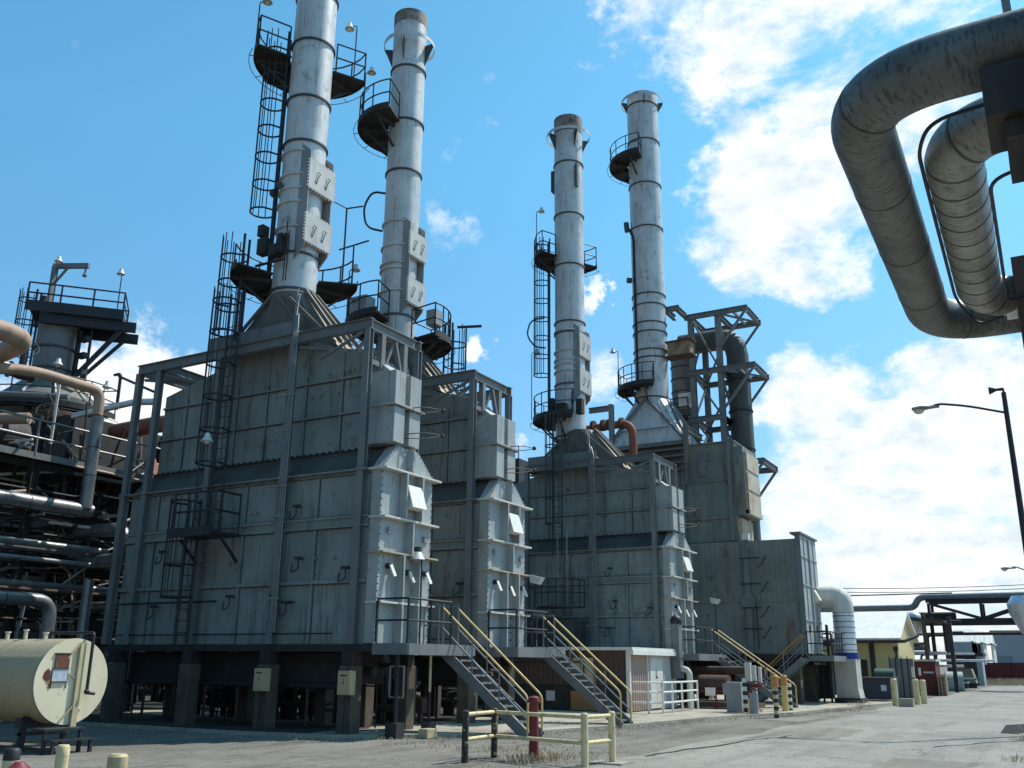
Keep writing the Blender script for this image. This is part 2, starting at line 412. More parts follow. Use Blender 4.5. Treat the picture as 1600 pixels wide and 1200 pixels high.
def railing(m, pts, h=1.05, r=.022, mid=(.52,), posts=None, toe=False):
    pts = [Vector(p) for p in pts]; zz = Vector((0, 0, 1))
    for k in (1.0,) + tuple(mid): m.tube([p + zz * h * k for p in pts], r, 6)
    for i in (posts if posts is not None else range(len(pts))): m.tube([pts[i], pts[i] + zz * h], r, 6)
    return m
def ladder(m, x, y, z0, z1, n, w=.44, cage=None, r=.04, hoops=.95):
    n = Vector(n).normalized(); t = Vector((-n.y, n.x, 0)); c = Vector((x, y, 0))
    for sg in (-1, 1):
        m.tube([c + t * sg * w / 2 + Vector((0, 0, z0)), c + t * sg * w / 2 + Vector((0, 0, z1 + 1.0))], r, 6)
    z = z0 + .3
    while z < z1:
        m.tube([c - t * w / 2 + Vector((0, 0, z)), c + t * w / 2 + Vector((0, 0, z))], .013, 5); z += .3
    if cage is not None:
        cz = cage; R_ = .37; cc = c + n * .36
        def hp(a, z): return cc + (t * math.cos(a) + n * math.sin(a)) * R_ + Vector((0, 0, z))
        while cz <= z1 + 1.0:
            a_ = [hp(R(-35) + R(250) * i / 12, cz) for i in range(13)]
            m.tube([c + t * w / 2 + Vector((0, 0, cz))] + a_ + [c - t * w / 2 + Vector((0, 0, cz))], .03, 5)
            cz += hoops
        for i in range(7):
            a = R(-5) + R(190) * i / 6
            m.tube([hp(a, cage), hp(a, z1 + 1.0)], .021, 4)
    return m
# ------------------------------------------------------------------ ground, road, slabs
def ground_mat(name, base, patch, dark, crack_scale=.35, crack=.6, stain=.6, grit=.35):
    m = bpy.data.materials.new(name); m.use_nodes = True
    nt = m.node_tree; N, L = nt.nodes, nt.links; b = N['Principled BSDF']
    tc = N.new('ShaderNodeNewGeometry'); vec = tc.outputs['Position']
    def noise(s, det=8, ro=.65, stretch=None):
        n = N.new('ShaderNodeTexNoise'); n.inputs['Scale'].default_value = s; n.inputs['Detail'].default_value = det; n.inputs['Roughness'].default_value = ro
        if stretch:
            mp = N.new('ShaderNodeMapping'); mp.inputs['Scale'].default_value = stretch; L.new(vec, mp.inputs['Vector']); L.new(mp.outputs[0], n.inputs['Vector'])
        else: L.new(vec, n.inputs['Vector'])
        return n
    def ramp(f, a, c, top=1.0):
        r = N.new('ShaderNodeMapRange'); r.interpolation_type = 'SMOOTHSTEP'; r.inputs['From Min'].default_value = a; r.inputs['From Max'].default_value = c; r.inputs['To Max'].default_value = top
        L.new(f, r.inputs['Value']); return r.outputs['Result']
    def mix(f, a, c):
        x = N.new('ShaderNodeMix'); x.data_type = 'RGBA'; L.new(f, x.inputs['Factor'])
        if isinstance(a, tuple): x.inputs[6].default_value = (*a, 1)
        else: L.new(a, x.inputs[6])
        x.inputs[7].default_value = (*c, 1); return x.outputs[2]
    col = mix(ramp(noise(.25).outputs['Fac'], .38, .62), base, patch)
    col = mix(ramp(noise(3.2, 8, .75).outputs['Fac'], .50, .68, .55), col, dark)
    col = mix(ramp(noise(.9, 9, .7, (1, .45, 1)).outputs['Fac'], .50, .66, stain), col, dark)
    col = mix(ramp(noise(55, 3, .8).outputs['Fac'], .52, .66, grit), col, dark)
    col = mix(ramp(noise(23, 3, .8).outputs['Fac'], .60, .72, .5), col, tuple(min(1, v * 1.35) for v in base))
    dn = noise(.8, 5, .7); ds = N.new('ShaderNodeVectorMath'); ds.operation = 'MULTIPLY_ADD'; ds.inputs[1].default_value = (2.2, 2.2, 0)
    L.new(dn.outputs['Color'], ds.inputs[0]); L.new(vec, ds.inputs[2])
    vo = N.new('ShaderNodeTexVoronoi'); vo.feature = 'DISTANCE_TO_EDGE'; vo.inputs['Scale'].default_value = crack_scale; L.new(ds.outputs[0], vo.inputs['Vector'])
    inv = N.new('ShaderNodeMapRange'); inv.inputs['From Min'].default_value = .0; inv.inputs['From Max'].default_value = .007; inv.inputs['To Min'].default_value = crack; inv.inputs['To Max'].default_value = 0
    L.new(vo.outputs['Distance'], inv.inputs['Value'])
    ck = N.new('ShaderNodeMath'); ck.operation = 'MULTIPLY'; L.new(inv.outputs['Result'], ck.inputs[0]); L.new(ramp(noise(.45, 5, .7).outputs['Fac'], .44, .60), ck.inputs[1])
    col = mix(ck.outputs[0], col, tuple(v * .35 for v in dark))
    # oil spots and worn tyre bands
    col = mix(ramp(noise(1.7, 3, .5).outputs['Fac'], .66, .74, .55), col, tuple(v * .45 for v in dark))
    col = mix(ramp(noise(.55, 4, .6, (2.2, .12, 1)).outputs['Fac'], .52, .66, .35), col, dark)
    L.new(col, b.inputs['Base Color']); b.inputs['Roughness'].default_value = .97; b.inputs['Specular IOR Level'].default_value = .2
    bp = N.new('ShaderNodeBump'); bp.inputs['Strength'].default_value = .55; bp.inputs['Distance'].default_value = .03
    L.new(noise(18, 8, .75).outputs['Fac'], bp.inputs['Height']); L.new(bp.outputs['Normal'], b.inputs['Normal'])
    return m
M['ground'] = ground_mat('old_asphalt', (.235, .218, .185), (.165, .152, .128), (.085, .077, .066), .22, .5, .75)
M['road'] = ground_mat('pale_road', (.315, .298, .258), (.255, .242, .21), (.155, .146, .126), .16, .8, .45)
M['apron'] = ground_mat('concrete_apron', (.43, .395, .32), (.37, .335, .27), (.20, .175, .14), .12, .5, .5)
M['gravel_stone'] = mat('gravel_stone', (.34, .31, .26), (.16, .145, .125), 30, .95)
M['patch'] = ground_mat('new_asphalt', (.03, .03, .031), (.026, .026, .027), (.02, .02, .02), .5, .1, .3)
def sheet(name, pts, z, m, thick=0.0):
    mb = MB(); 
    if thick: mb.prism([(x, y, z - thick) for x, y in pts], (0, 0, thick))
    else: mb.add([(x, y, z) for x, y in pts], [tuple(range(len(pts)))])
    return struct(mb.build(name, m))
sheet('ground', [(-1500, -300), (1500, -300), (1500, 3000), (-1500, 3000)], 0, 'ground')
def wob(a, b, n, amp):
    out = []
    for i in range(n + 1):
        t = i / n; out.append((a[0] + (b[0] - a[0]) * t + random.uniform(-amp, amp), a[1] + (b[1] - a[1]) * t))
    return out
sheet('road', wob((-7.6, 2), (-6.2, 112), 60, .22) + wob((5.5, 112), (2.2, 2), 40, .2), .004, 'road')
ap = [(-60, 17.2), (-24, 17.3), (-15.6, 17.45), (-14.2, 18.5), (-12.6, 20.2), (-12.0, 21.4), (-11.0, 26), (-10.1, 32.9), (-8.9, 36.5), (-8.1, 44), (-7.3, 49.6), (-7.1, 56), (-9, 60), (-60, 60)]
struct(MB().prism([(x, y, -.05) for x, y in ap], (0, 0, .12)).build('concrete_slab', 'apron'))
M['floor_shade'] = ground_mat('shade_toned_concrete', (.085, .076, .064), (.062, .056, .048), (.03, .027, .024), .15, .5, .6)  # dark concrete sheets that paint the deep shade under the furnaces
sheet('painted_floor_shade', wob((-60, 17.5), (-15.9, 17.6), 30, .1)[:-1] + [(-15.7, 18.0), (-15.9, 19.0), (-15.6, 20.2), (-16.4, 21.1)] + wob((-17, 21.2), (-60, 21.6), 20, .1), .0780, 'floor_shade')
sheet('painted_floor_shade', [(-40, 23.1), (-16.2, 23.2), (-15.7, 24.5), (-16.3, 26.6), (-16.8, 31.5), (-19.4, 60), (-60, 60), (-60, 23.3)], .0780, 'floor_shade')
pc = [atz(1563, 1146), atz(1590, 1147.5), atz(1620, 1140), atz(1610, 1131), atz(1572, 1133)]
sheet('asphalt_patch', [(p.x, p.y) for p in pc], .008, 'patch')
# long tar seams on the road
mb = MB()
for (u0, v0, u1, v1, w) in ((1010, 1182, 1180, 1156, .10), (1180, 1156, 1240, 1150, .07), (1452, 1168, 1590, 1158, .06), (1180, 1123, 1260, 1118, .08)):
    a, b = atz(u0, v0), atz(u1, v1); pts = []
    n = 9; sd = (b - a).normalized().cross(Vector((0, 0, 1)))
    ctr = [a.lerp(b, i / n) + sd * random.uniform(-.09, .09) for i in range(n + 1)]
    for i in range(n):
        wa, wb = w * random.uniform(.5, 1.2), w * random.uniform(.5, 1.2)
        mb.add([ctr[i] - sd * wa / 2, ctr[i] + sd * wa / 2, ctr[i + 1] + sd * wb / 2, ctr[i + 1] - sd * wb / 2], [(0, 1, 2, 3)])
for p in mb.v: p.z = .011
struct(mb.build('tar_seam', 'patch'))
# sawn joints across the concrete slab, and older repairs in the road
def slab_x(y):
    e = [(17.45, -15.6), (18.5, -14.2), (20.2, -12.6), (21.4, -12.0), (26, -11.0), (32.9, -10.1), (36.5, -8.9), (44, -8.1), (49.6, -7.3)]
    for (y0, x0), (y1, x1) in zip(e[:-1], e[1:]):
        if y0 <= y <= y1: return x0 + (x1 - x0) * (y - y0) / (y1 - y0)
    return -10
for i, y in enumerate((21.3, 24.6, 27.9, 31.2, 34.5, 37.8, 41.1, 44.4, 47.7)):
    sheet('slab_joint', [(-16, y), (slab_x(y) - .02, y), (slab_x(y) - .02, y + .035), (-16, y + .035)], .0732, 'patch')
for x in (-15.2, -12.4): sheet('slab_joint', [(x, 21.5 if x > -13 else 18.0), (x + .03, 21.5 if x > -13 else 18.0), (x + .03, 31.1), (x, 31.1)], .0760, 'patch')
M['old_patch'] = ground_mat('old_repair', (.255, .235, .20), (.205, .19, .16), (.12, .11, .094), .5, .2, .6)
sheet('road_repair', wob((-7.0, 24.0), (-6.8, 29.5), 14, .12) + wob((-5.2, 29.2), (-5.0, 24.4), 14, .12), .0075, 'old_patch')
sheet('road_repair', wob((-8.8, 32.0), (-7.6, 41), 18, .25) + wob((-6.4, 41.5), (-7.4, 31.5), 18, .25), .0075, 'old_patch')
sheet('road_repair', wob((-3.4, 17.5), (-3.1, 20.5), 10, .08) + wob((-1.6, 20.4), (-1.9, 17.2), 10, .08), .0075, 'old_patch')
# loose gravel along the slab edge and the road verge
mb = MB()
def pebble(x, y, z, r):
    o = len(mb.v); a = random.uniform(0, 6); k = [(math.cos(a + i * 2.09) * r * random.uniform(.7, 1.2), math.sin(a + i * 2.09) * r * random.uniform(.7, 1.2)) for i in range(3)]
    mb.v += [Vector((x + p, y + q, z)) for p, q in k] + [Vector((x, y, z + r * random.uniform(.5, .9)))]; mb.f += [(o, o + 1, o + 3), (o + 1, o + 2, o + 3), (o + 2, o, o + 3)]
edge = [(-24, 17.2), (-15.6, 17.3), (-14.1, 18.3), (-12.4, 20.1), (-11.8, 21.4), (-10.8, 26), (-9.9, 32.9), (-8.7, 36.5), (-7.9, 44)]
for _ in range(2600):
    i = random.choices(range(len(edge) - 1), [math.dist(edge[j], edge[j + 1]) for j in range(len(edge) - 1)])[0]; t = random.random(); ex, ey = edge[i][0] + (edge[i + 1][0] - edge[i][0]) * t, edge[i][1] + (edge[i + 1][1] - edge[i][1]) * t
    d = abs(random.gauss(0, .55)); pebble(ex + d * .8, ey - d * .8, .002, random.uniform(.008, .028))
for _ in range(2600):
    p = atz(random.uniform(-40, 1640), random.uniform(1150, 1215)); pebble(p.x, p.y, .004, random.uniform(.005, .018))
struct(mb.build('gravel', 'pallet' if False else 'gravel_stone'), 'stuff')
# dry grass
def grass_clump(mb, c, n, spread, h):
    for _ in range(n):
        a = random.uniform(0, 2 * PI); d = spread * math.sqrt(random.random()); p = Vector((c[0] + d * math.cos(a), c[1] + d * math.sin(a), c[2] if len(c) > 2 else 0))
        hh = h * random.uniform(.4, 1.1); ln = random.uniform(.2, .9) * hh; b = random.uniform(0, 2 * PI); w = .003 + .004 * random.random()
        sd = Vector((math.cos(b + 1.57), math.sin(b + 1.57), 0)) * w; tip = p + Vector((math.cos(b) * ln, math.sin(b) * ln, hh * .8)); mid = p.lerp(tip, .55) + Vector((0, 0, hh * .2))
        mb.add([p - sd, p + sd, mid + sd * .8, mid - sd * .8], [(0, 1, 2, 3)]); mb.add([mid - sd * .8, mid + sd * .8, tip], [(0, 1, 2)])
mb = MB()
for (u, v, n, sp, h) in ((835, 1189, 210, .42, .22), (812, 1193, 130, .25, .22), (868, 1186, 130, .4, .18), (800, 1175, 90, .5, .14), (700, 1170, 60, .5, .12), (640, 1165, 60, .6, .10), (745, 1172, 60, .5, .12),
                         (870, 1133, 60, .3, .16), (1170, 1117, 140, .4, .4), (1182, 1116, 90, .3, .3), (1345, 1105, 120, .6, .35), (1318, 1112, 90, .7, .2), (1602, 1158, 120, .4, .22), (1606, 1190, 120, .5, .16),
                         (1608, 1145, 60, .4, .2), (560, 1153, 50, .5, .12), (590, 1150, 50, .4, .14), (960, 1150, 60, .7, .1), (1360, 1099, 60, .6, .2)):
    grass_clump(mb, atz(u, v), n, sp, h)
for _ in range(420):
    i = random.randrange(1, len(edge) - 1); t = random.random(); k = random.gauss(.12, .12)
    grass_clump(mb, (edge[i][0] + (edge[i + 1][0] - edge[i][0]) * t + k, edge[i][1] + (edge[i + 1][1] - edge[i][1]) * t - k, 0), random.randrange(3, 9), .10, random.uniform(.04, .13))
for _ in range(160):
    p = atz(random.gauss(850, 70), random.gauss(1180, 12)); grass_clump(mb, p, random.randrange(4, 12), .16, random.uniform(.04, .12))
struct(mb.build('dry_grass', 'grass'), 'stuff')
mb = MB()
for i in range(340):
    u = random.uniform(1535, 1640); p = atz(u, random.uniform(1066, 1072)); grass_clump(mb, p, 16, 1.6, .9)
struct(mb.build('tall_dry_grass', 'grass'), 'stuff')
# ------------------------------------------------------------------ the grey process furnaces
def bolts_line(mb, a, b, step, s, out):
    a, b, o = Vector(a), Vector(b), Vector(out); n = max(1, int((b - a).length / step))
    for i in range(n + 1):
        c = a.lerp(b, i / n); mb.bar(c, c + o * s * 1.2, s, s)
def T_build(mb, T, name, m, parent):
    mb.v = [T(p) for p in mb.v]; return mb._build(name, m, parent)
def furnace(T, root, seams_low, seams_up, cols, skip_left=False):
    def B(mb, name, m, parent=root, **k):
        mb.v = [T(p) for p in mb.v]; return mb.build(name, m, parent, **k)
    ytop0, ytop1 = 18.98, 19.95
    # lower casing and its stiffeners
    mb = MB().box(-23.6, 18.52, 2.1, -14.62, 20.7, 6.35)
    mb2 = MB()
    for x in seams_low:
        mb.box(x - .03, 18.46, 2.12, x + .03, 18.54, 3.55); mb.box(x - .03, 18.46, 3.66, x + .03, 18.54, 4.93); mb.box(x - .03, 18.46, 5.24, x + .03, 18.54, 6.27)
    mb.box(-23.62, 18.44, 3.56, -14.64, 18.53, 3.65); mb.box(-23.62, 18.43, 4.94, -14.64, 18.53, 5.0); mb.box(-23.62, 18.43, 5.17, -14.64, 18.53, 5.23)
    mb.box(-23.58, 18.485, 5.0, -14.66, 18.525, 5.17)
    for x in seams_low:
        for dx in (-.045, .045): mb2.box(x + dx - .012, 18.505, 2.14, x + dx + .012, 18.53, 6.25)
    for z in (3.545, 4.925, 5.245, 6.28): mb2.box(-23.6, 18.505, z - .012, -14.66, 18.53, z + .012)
    mb2.v = [T(p) for p in mb2.v]; mb2._build('seam_and_shadow', 'ring', root)  # dark strips along the stiffeners: seam lines with their shadow painted in
    for _ in range(16): # small nozzles
        x, z = random.uniform(-23, -15.4), random.choice((5.5, 4.6, 4.2, 3.0, 2.6)); mb.tube([(x, 18.55, z), (x, 18.40, z)], .035, 6)
    B(mb, 'lower_casing', 'casing')
    mb = MB().box(-23.7, 18.36, 6.355, -14.66, 18.6, 6.40); B(mb, 'ledge', 'galv')
    mb = MB().box(-23.75, 18.40, 1.92, -14.25, 18.58, 2.095).box(-23.75, 20.60, 1.92, -14.25, 20.76, 2.095).box(-23.7, 18.58, 2.02, -14.3, 20.6, 2.09)
    B(mb, 'floor_beam', 'dark')
    # sloping hood
    mb = MB().prism([(-23.6, 18.5, 6.405), (-23.6, 20.7, 6.405), (-23.6, 19.97, 7.02), (-23.6, 19.02, 7.02)], (8.95, 0, 0))
    B(mb, 'sloping_hood', 'soot')
    mb = MB().box(-23.3, 18.93, 7.0, -15.2, 18.99, 7.06); bolts_line(mb, (-23.3, 18.93, 7.05), (-15.3, 18.93, 7.05), .22, .045, (0, -1, .3)); B(mb, 'hood_flange', 'dark')
    # upper casing
    poly = [(-23.2, 6.98), (-15.25, 6.98), (-15.25, 9.66), (-17.6, 10.46), (-20.8, 10.5), (-20.8, 10.1), (-23.2, 9.5)]
    mb = MB().prism([(x, ytop0, z) for x, z in poly], (0, ytop1 - ytop0, 0))
    for x in seams_up:
        zt = 10.4 if -20.8 < x < -17.6 else (10.1 - (-20.8 - x) * .25 if x < -20.8 else 10.46 - (x + 17.6) * .34)
        for z0, z1 in ((7.08, 8.07), (8.13, 9.07), (9.13, zt - .04)): mb.box(x - .02, 18.93, z0, x + .02, 18.99, z1)
    for z in (8.1, 9.1): mb.box(-23.2, 18.90, z - .025, -15.25, 18.99, z + .025)
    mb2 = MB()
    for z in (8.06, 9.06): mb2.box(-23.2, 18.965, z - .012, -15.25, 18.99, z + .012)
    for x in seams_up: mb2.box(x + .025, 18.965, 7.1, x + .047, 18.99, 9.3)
    mb2.v = [T(p) for p in mb2.v]; mb2._build('seam_and_shadow', 'ring', root)  # seam and painted shadow strips of the upper casing
    for _ in range(9): x, z = random.uniform(-22.6, -15.6), random.choice((7.5, 8.7, 9.3)); mb.tube([(x, 19.0, z), (x, 18.90, z)], .04, 6)
    B(mb, 'upper_casing', 'casing')
    # transition to the stack
    def loops(k):
        r = []
        c = [(-20.6, 18.98, 10.62), (-16.45, 18.98, 10.12), (-16.45, 19.93, 10.12), (-20.6, 19.93, 10.62)]
        for i in range(4):
            for j in range(8):
                t = j / 8; r.append(Vector(c[i]).lerp(Vector(c[(i + 1) % 4]), t))
        return r
    base = loops(0); circ = []
    ang = [R(200), R(340), R(380), R(520), R(560)]
    for i in range(4):
        for j in range(8):
            a = ang[i] + (ang[i + 1] - ang[i]) * j / 8; circ.append(Vector((-18.7 + .66 * math.cos(a), 19.45 + .66 * math.sin(a), 12.1)))
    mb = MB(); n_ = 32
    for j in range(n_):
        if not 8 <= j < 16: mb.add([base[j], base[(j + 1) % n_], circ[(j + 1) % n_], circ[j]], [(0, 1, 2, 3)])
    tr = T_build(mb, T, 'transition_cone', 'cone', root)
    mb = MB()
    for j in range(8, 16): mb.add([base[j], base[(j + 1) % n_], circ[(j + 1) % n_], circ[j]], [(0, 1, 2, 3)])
    T_build(mb, T, 'end_face', 'cone_lit_rust', tr)  # sunlit side of the cone as its own brighter face
    mb = MB()
    for yy in (19.0, 19.45, 19.9):
        a, b = Vector((-16.4, yy, 10.18)), Vector((-18.05, 19.45 + (yy - 19.45) * .5, 12.08)); mb.bar(a + Vector((.05, 0, .05)), b + Vector((.05, 0, .05)), .07, .12)
    mb.bar((-16.5, 18.93, 10.2), (-18.5, 18.83, 12.05), .06, .1); mb.bar((-20.7, 18.93, 10.7), (-18.95, 18.83, 12.05), .06, .1)
    mb.bar((-18.7, 18.80, 12.0), (-17.4, 18.9, 10.4), .05, .08)
    B(mb, 'cone_rib', 'cone', tr)
    mb = MB().box(-20.9, 18.42, 10.52, -17.5, 18.97, 10.60).box(-20.9, 18.38, 10.45, -17.5, 18.42, 10.85)
    for i in range(9): x = -20.8 + i * .4; mb.box(x - .012, 18.365, 10.46, x + .012, 18.385, 10.84)
    B(mb, 'roof_walkway', 'frame')
    # frame: columns and beams
    for x in cols:
        for yy in (18.40, 20.62):
            mb = MB(); wd = .2
            mb.ibeam((x, yy, 2.1), (x, yy, 6.33), wd, .20, (0, 1, 0)); mb.ibeam((x, yy, 6.42), (x, yy, 10.14), wd * .9, .18, (0, 1, 0)); mb.box(x - .13, yy - .12, 6.335, x + .13, yy + .12, 6.415)
            B(mb, 'frame_column', 'frame')
    xl, xr = cols[0], cols[-1]
    for yy in (18.40, 20.62):
        mb = MB().ibeam((xl - .1, yy, 10.30), (xr + .1, yy, 10.30), .18, .30)
        B(mb, 'frame_beam', 'frame')
    for i, x in enumerate(cols):
        if x in (xl, xr) or i == 1:
            mb = MB().ibeam((x, 18.44, 10.29), (x, 20.44, 10.29), .16, .28); B(mb, 'cross_beam', 'frame')
    x = xr
    mb = MB()
    for yy in (18.95, 19.95): mb.bar((x, yy, 8.7), (x, yy, 10.14), .16, .16)
    mb.bar((x, 18.42, 9.28), (x, 18.88, 9.28), .1, .14); mb.bar((x, 20.03, 9.28), (x, 20.45, 9.28), .1, .14)
    mb.bar((x - .02, 19.05, 9.1), (x - .02, 19.5, 10.1), .07, .07); mb.bar((x + .02, 19.5, 10.1), (x + .02, 19.85, 9.1), .12, .07)
    B(mb, 'end_bracing', 'frame')
    mb = MB(); mb.bar((xr - .15, 18.36, 10.1), (xr - 1.6, 18.36, 9.55), .07, .07); mb.bar((xr - .1, 18.5, 10.0), (cols[-2] + .1, 20.4, 10.0), .09, .09); mb.bar((xr - .2, 20.4, 10.06), (cols[-2] + .1, 18.5, 10.06), .09, .09)
    mb.bar((cols[0] + .1, 18.5, 10.0), (cols[1] + 1.5, 20.4, 10.0), .08, .08); mb.bar((cols[1] + .1, 18.5, 10.03), (cols[1] + 1.6, 20.4, 9.7), .12, .1)
    B(mb, 'roof_bracing', 'frame')
    # header box on the end of the upper casing
    hb = MB().box(-15.2, 18.74, 7.1, -14.42, 19.92, 9.05)
    for z0, z1 in ((7.12, 8.05), (8.17, 9.03)):
        hb.box(-14.43, 18.76, z0, -14.20, 19.20, z1); hb.box(-14.43, 19.42, z0, -14.20, 19.90, z1)
    for i in range(13): hb.box(-15.18, 18.69, 7.2 + i * .14, -15.10, 18.75, 7.26 + i * .14)
    h = B(hb, 'header_box', 'end_lit_paint')
    hb = MB().box(-15.1, 18.66, 8.085, -14.12, 20.0, 8.135); B(hb, 'flange', 'end_lit_paint', h)
    hb = MB()
    for z in (8.2, 7.5):
        hb.tube(bend([(-14.25, 19.3, z - .1), (-13.9, 19.7, z), (-13.75, 20.3, z + .02)], .3), .014, 5); hb.tube(bend([(-14.25, 19.2, z - .22), (-13.9, 19.7, z - .17), (-13.75, 20.3, z)], .3), .014, 5)
        hb.ball((-13.75, 20.32, z + .02), .07, 8)
    B(hb, 'sensor_arm', 'dark')
    hb = MB().prism([(-15.2, 18.78, 9.06), (-15.2, 19.9, 9.06), (-15.2, 19.9, 9.62), (-15.2, 18.78, 9.62)], (.05, 0, 0)).prism([(-15.15, 18.95, 9.06), (-14.5, 18.95, 9.06), (-15.15, 18.95, 9.6)], (0, .9, 0)); B(hb, 'header_cap', 'end_lit_paint')
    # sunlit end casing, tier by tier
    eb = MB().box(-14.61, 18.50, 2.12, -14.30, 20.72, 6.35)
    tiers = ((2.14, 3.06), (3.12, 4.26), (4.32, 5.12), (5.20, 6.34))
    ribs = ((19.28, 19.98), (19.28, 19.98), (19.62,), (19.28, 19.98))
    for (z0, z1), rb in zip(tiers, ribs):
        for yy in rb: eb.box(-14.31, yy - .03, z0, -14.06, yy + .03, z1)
    e = B(eb, 'end_casing', 'end_lit_paint')
    fb = MB()
    fb.prism([(-14.61, 18.48, 6.405), (-14.61, 20.74, 6.405), (-14.61, 19.99, 7.04), (-14.61, 19.02, 7.04)], (.33, 0, 0)); fb.box(-14.30, 19.50, 6.42, -14.08, 19.58, 7.0)
    bolts_line(fb, (-14.29, 18.56, 6.5), (-14.29, 19.05, 7.0), .13, .026, (1, 0, 0)); bolts_line(fb, (-14.29, 20.66, 6.5), (-14.29, 19.97, 7.0), .13, .026, (1, 0, 0)); bolts_line(fb, (-14.29, 19.05, 7.01), (-14.29, 19.97, 7.01), .18, .026, (1, 0, 0))
    B(fb, 'end_hood', 'end_lit_paint')
    fb = MB().box(-14.66, 18.40, 6.352, -14.08, 20.85, 6.402).box(-14.62, 18.44, 5.135, -14.10, 20.82, 5.185)
    fb.box(-14.62, 18.46, 3.065, -14.12, 20.76, 3.11); B(fb, 'end_flange', 'offwhite')
    fb = MB().box(-14.62, 18.44, 4.275, -14.11, 20.84, 4.315); B(fb, 'rusty_flange', 'cone_lit_rust')
    fb = MB()
    for yy in (18.52, 20.70):
        for z0, z1 in tiers: bolts_line(fb, (-14.30, yy, z0 + .06), (-14.30, yy, z1 - .06), .15, .024, (1, (-1 if yy < 19 else 1) * .6, 0))
    for yy in (19.42, 19.84): bolts_line(fb, (-14.30, yy, 2.35), (-14.30, yy, 2.98), .16, .035, (1, 0, 0))
    B(fb, 'flange_bolts', 'dark')
    fb = MB().prism([(-14.16, 19.36, 6.05), (-13.98, 19.36, 5.50), (-14.16, 19.36, 5.45)], (0, .58, 0)).bar((-14.11, 19.65, 6.06), (-13.93, 19.65, 5.48), .04, .62, (1, 0, .3))
    B(fb, 'explosion_door', 'white')
    for yy, zz in ((18.86, 3.85), (19.66, 3.75), (20.42, 3.78)):
        fb = MB().tube([(-14.31, yy, zz + .12), (-14.18, yy, zz + .12)], .07, 10); k = B(fb, 'peep_hole', 'dark')
        fb = MB().bar((-14.20, yy + .03, zz + .16), (-14.10, yy + .10, zz - .13), .12, .03, (0, 1, 0)); B(fb, 'peep_cover', 'white', k)
    for yy, zz in ((18.86, 4.85), (20.42, 4.78)):
        fb = MB().box(-14.31, yy - .08, zz - .07, -14.22, yy + .08, zz + .07); B(fb, 'port', 'grey_box')
    # landing in front of the end
    lb = MB().box(-14.24, 18.42, 2.02, -13.25, 21.3, 2.09).box(-13.27, 18.40, 1.86, -13.20, 21.32, 2.12).box(-14.24, 18.36, 1.86, -13.22, 18.42, 2.12).box(-14.24, 21.26, 1.86, -13.3, 21.32, 2.12)
    l = B(lb, 'landing', 'frame')
    lb = MB(); railing(lb, [(-14.2, 18.46, 2.1), (-13.3, 18.46, 2.1), (-13.3, 19.4, 2.1), (-13.3, 20.3, 2.1)], 1.05, .028)
    lb.bar((-14.2, 18.44, 2.15), (-14.2, 18.44, 3.1), .05, .05); B(lb, 'railing', 'black', l)
    # conduit on a front column
    cb = MB(); x = cols[-2] + .13
    for dx, zt in ((0, 11.4), (.07, 11.2), (.14, 10.2)): cb.tube(bend([(x + dx, 18.20, 2.4), (x + dx, 18.20, 10.5), (x + dx - .35, 18.55, 11.2), (x + dx - .45, 18.72, zt + .6)], .3), .022, 6)
    for z in (3.2, 5.3, 6.1, 7.6, 8.6): cb.box(x - .45, 18.17, z, x + .2, 18.21, z + .05)
    B(cb, 'conduit', 'galv')
    cb = MB()
    for x, z in ((-16.9, 5.55), (-16.7, 4.2), (-17.0, 3.1), (-15.15, 3.9), (-21.8, 4.6), (-21.9, 3.1), (-19.0, 3.3)):
        cb.tube(bend([(x, 18.5, z), (x, 18.30, z), (x + .05, 18.28, z - .25), (x - .2, 18.28, z - .35), (x - .2, 18.32, z - .1)], .1), .018, 6); cb.box(x - .1, 18.26, z - .02, x + .12, 18.34, z + .05)
    cb.tube(bend([(-17.6, 18.4, 3.35), (-17.6, 18.3, 3.35), (-17.4, 18.3, 3.15), (-16.7, 18.3, 3.12)], .12), .02, 6); cb.tube([(-23.5, 18.38, 2.35), (-15.5, 18.38, 2.35)], .02, 6); cb.tube([(-23.4, 18.3, 3.2), (-19.5, 18.3, 3.2)], .03, 6)
    B(cb, 'instrument_tubing', 'black')
    return root
COLS = (-23.8, -22.88, -20.35, -17.5, -14.88)
LOW = (-22.4, -21.2, -18.9, -16.35); UPS = (-22.2, -21.3, -20.1, -18.9, -17.45, -16.15)
f1 = thing('furnace', (-18.7, 19.5, 2.1), 'nearest grey box furnace on piers, leftmost, behind the cream tank', 'furnace', 'grey box furnaces under the tall stacks')
furnace(lambda p: p, f1, LOW, UPS, COLS)
f2 = dup(f1, (0, 5.2, 0), 'second grey box furnace, showing only its end and corner between the two nearest stairs', skip=())
f3 = thing('furnace', (-18.1, 38.3, 2.1), 'third grey box furnace standing behind the low shed', 'furnace', 'grey box furnaces under the tall stacks')
furnace(lambda p: Vector((p.x + .66, 36.9 + (p.y - 18.33) * 1.22, p.z + (0 if p.z < 7 else -.03 * (p.z - 7)))), f3, (-21.2, -19.2, -18.9, -16.2), (-20.2, -18.2, -17.45, -16.15), (-20.95, -17.75, -14.88))
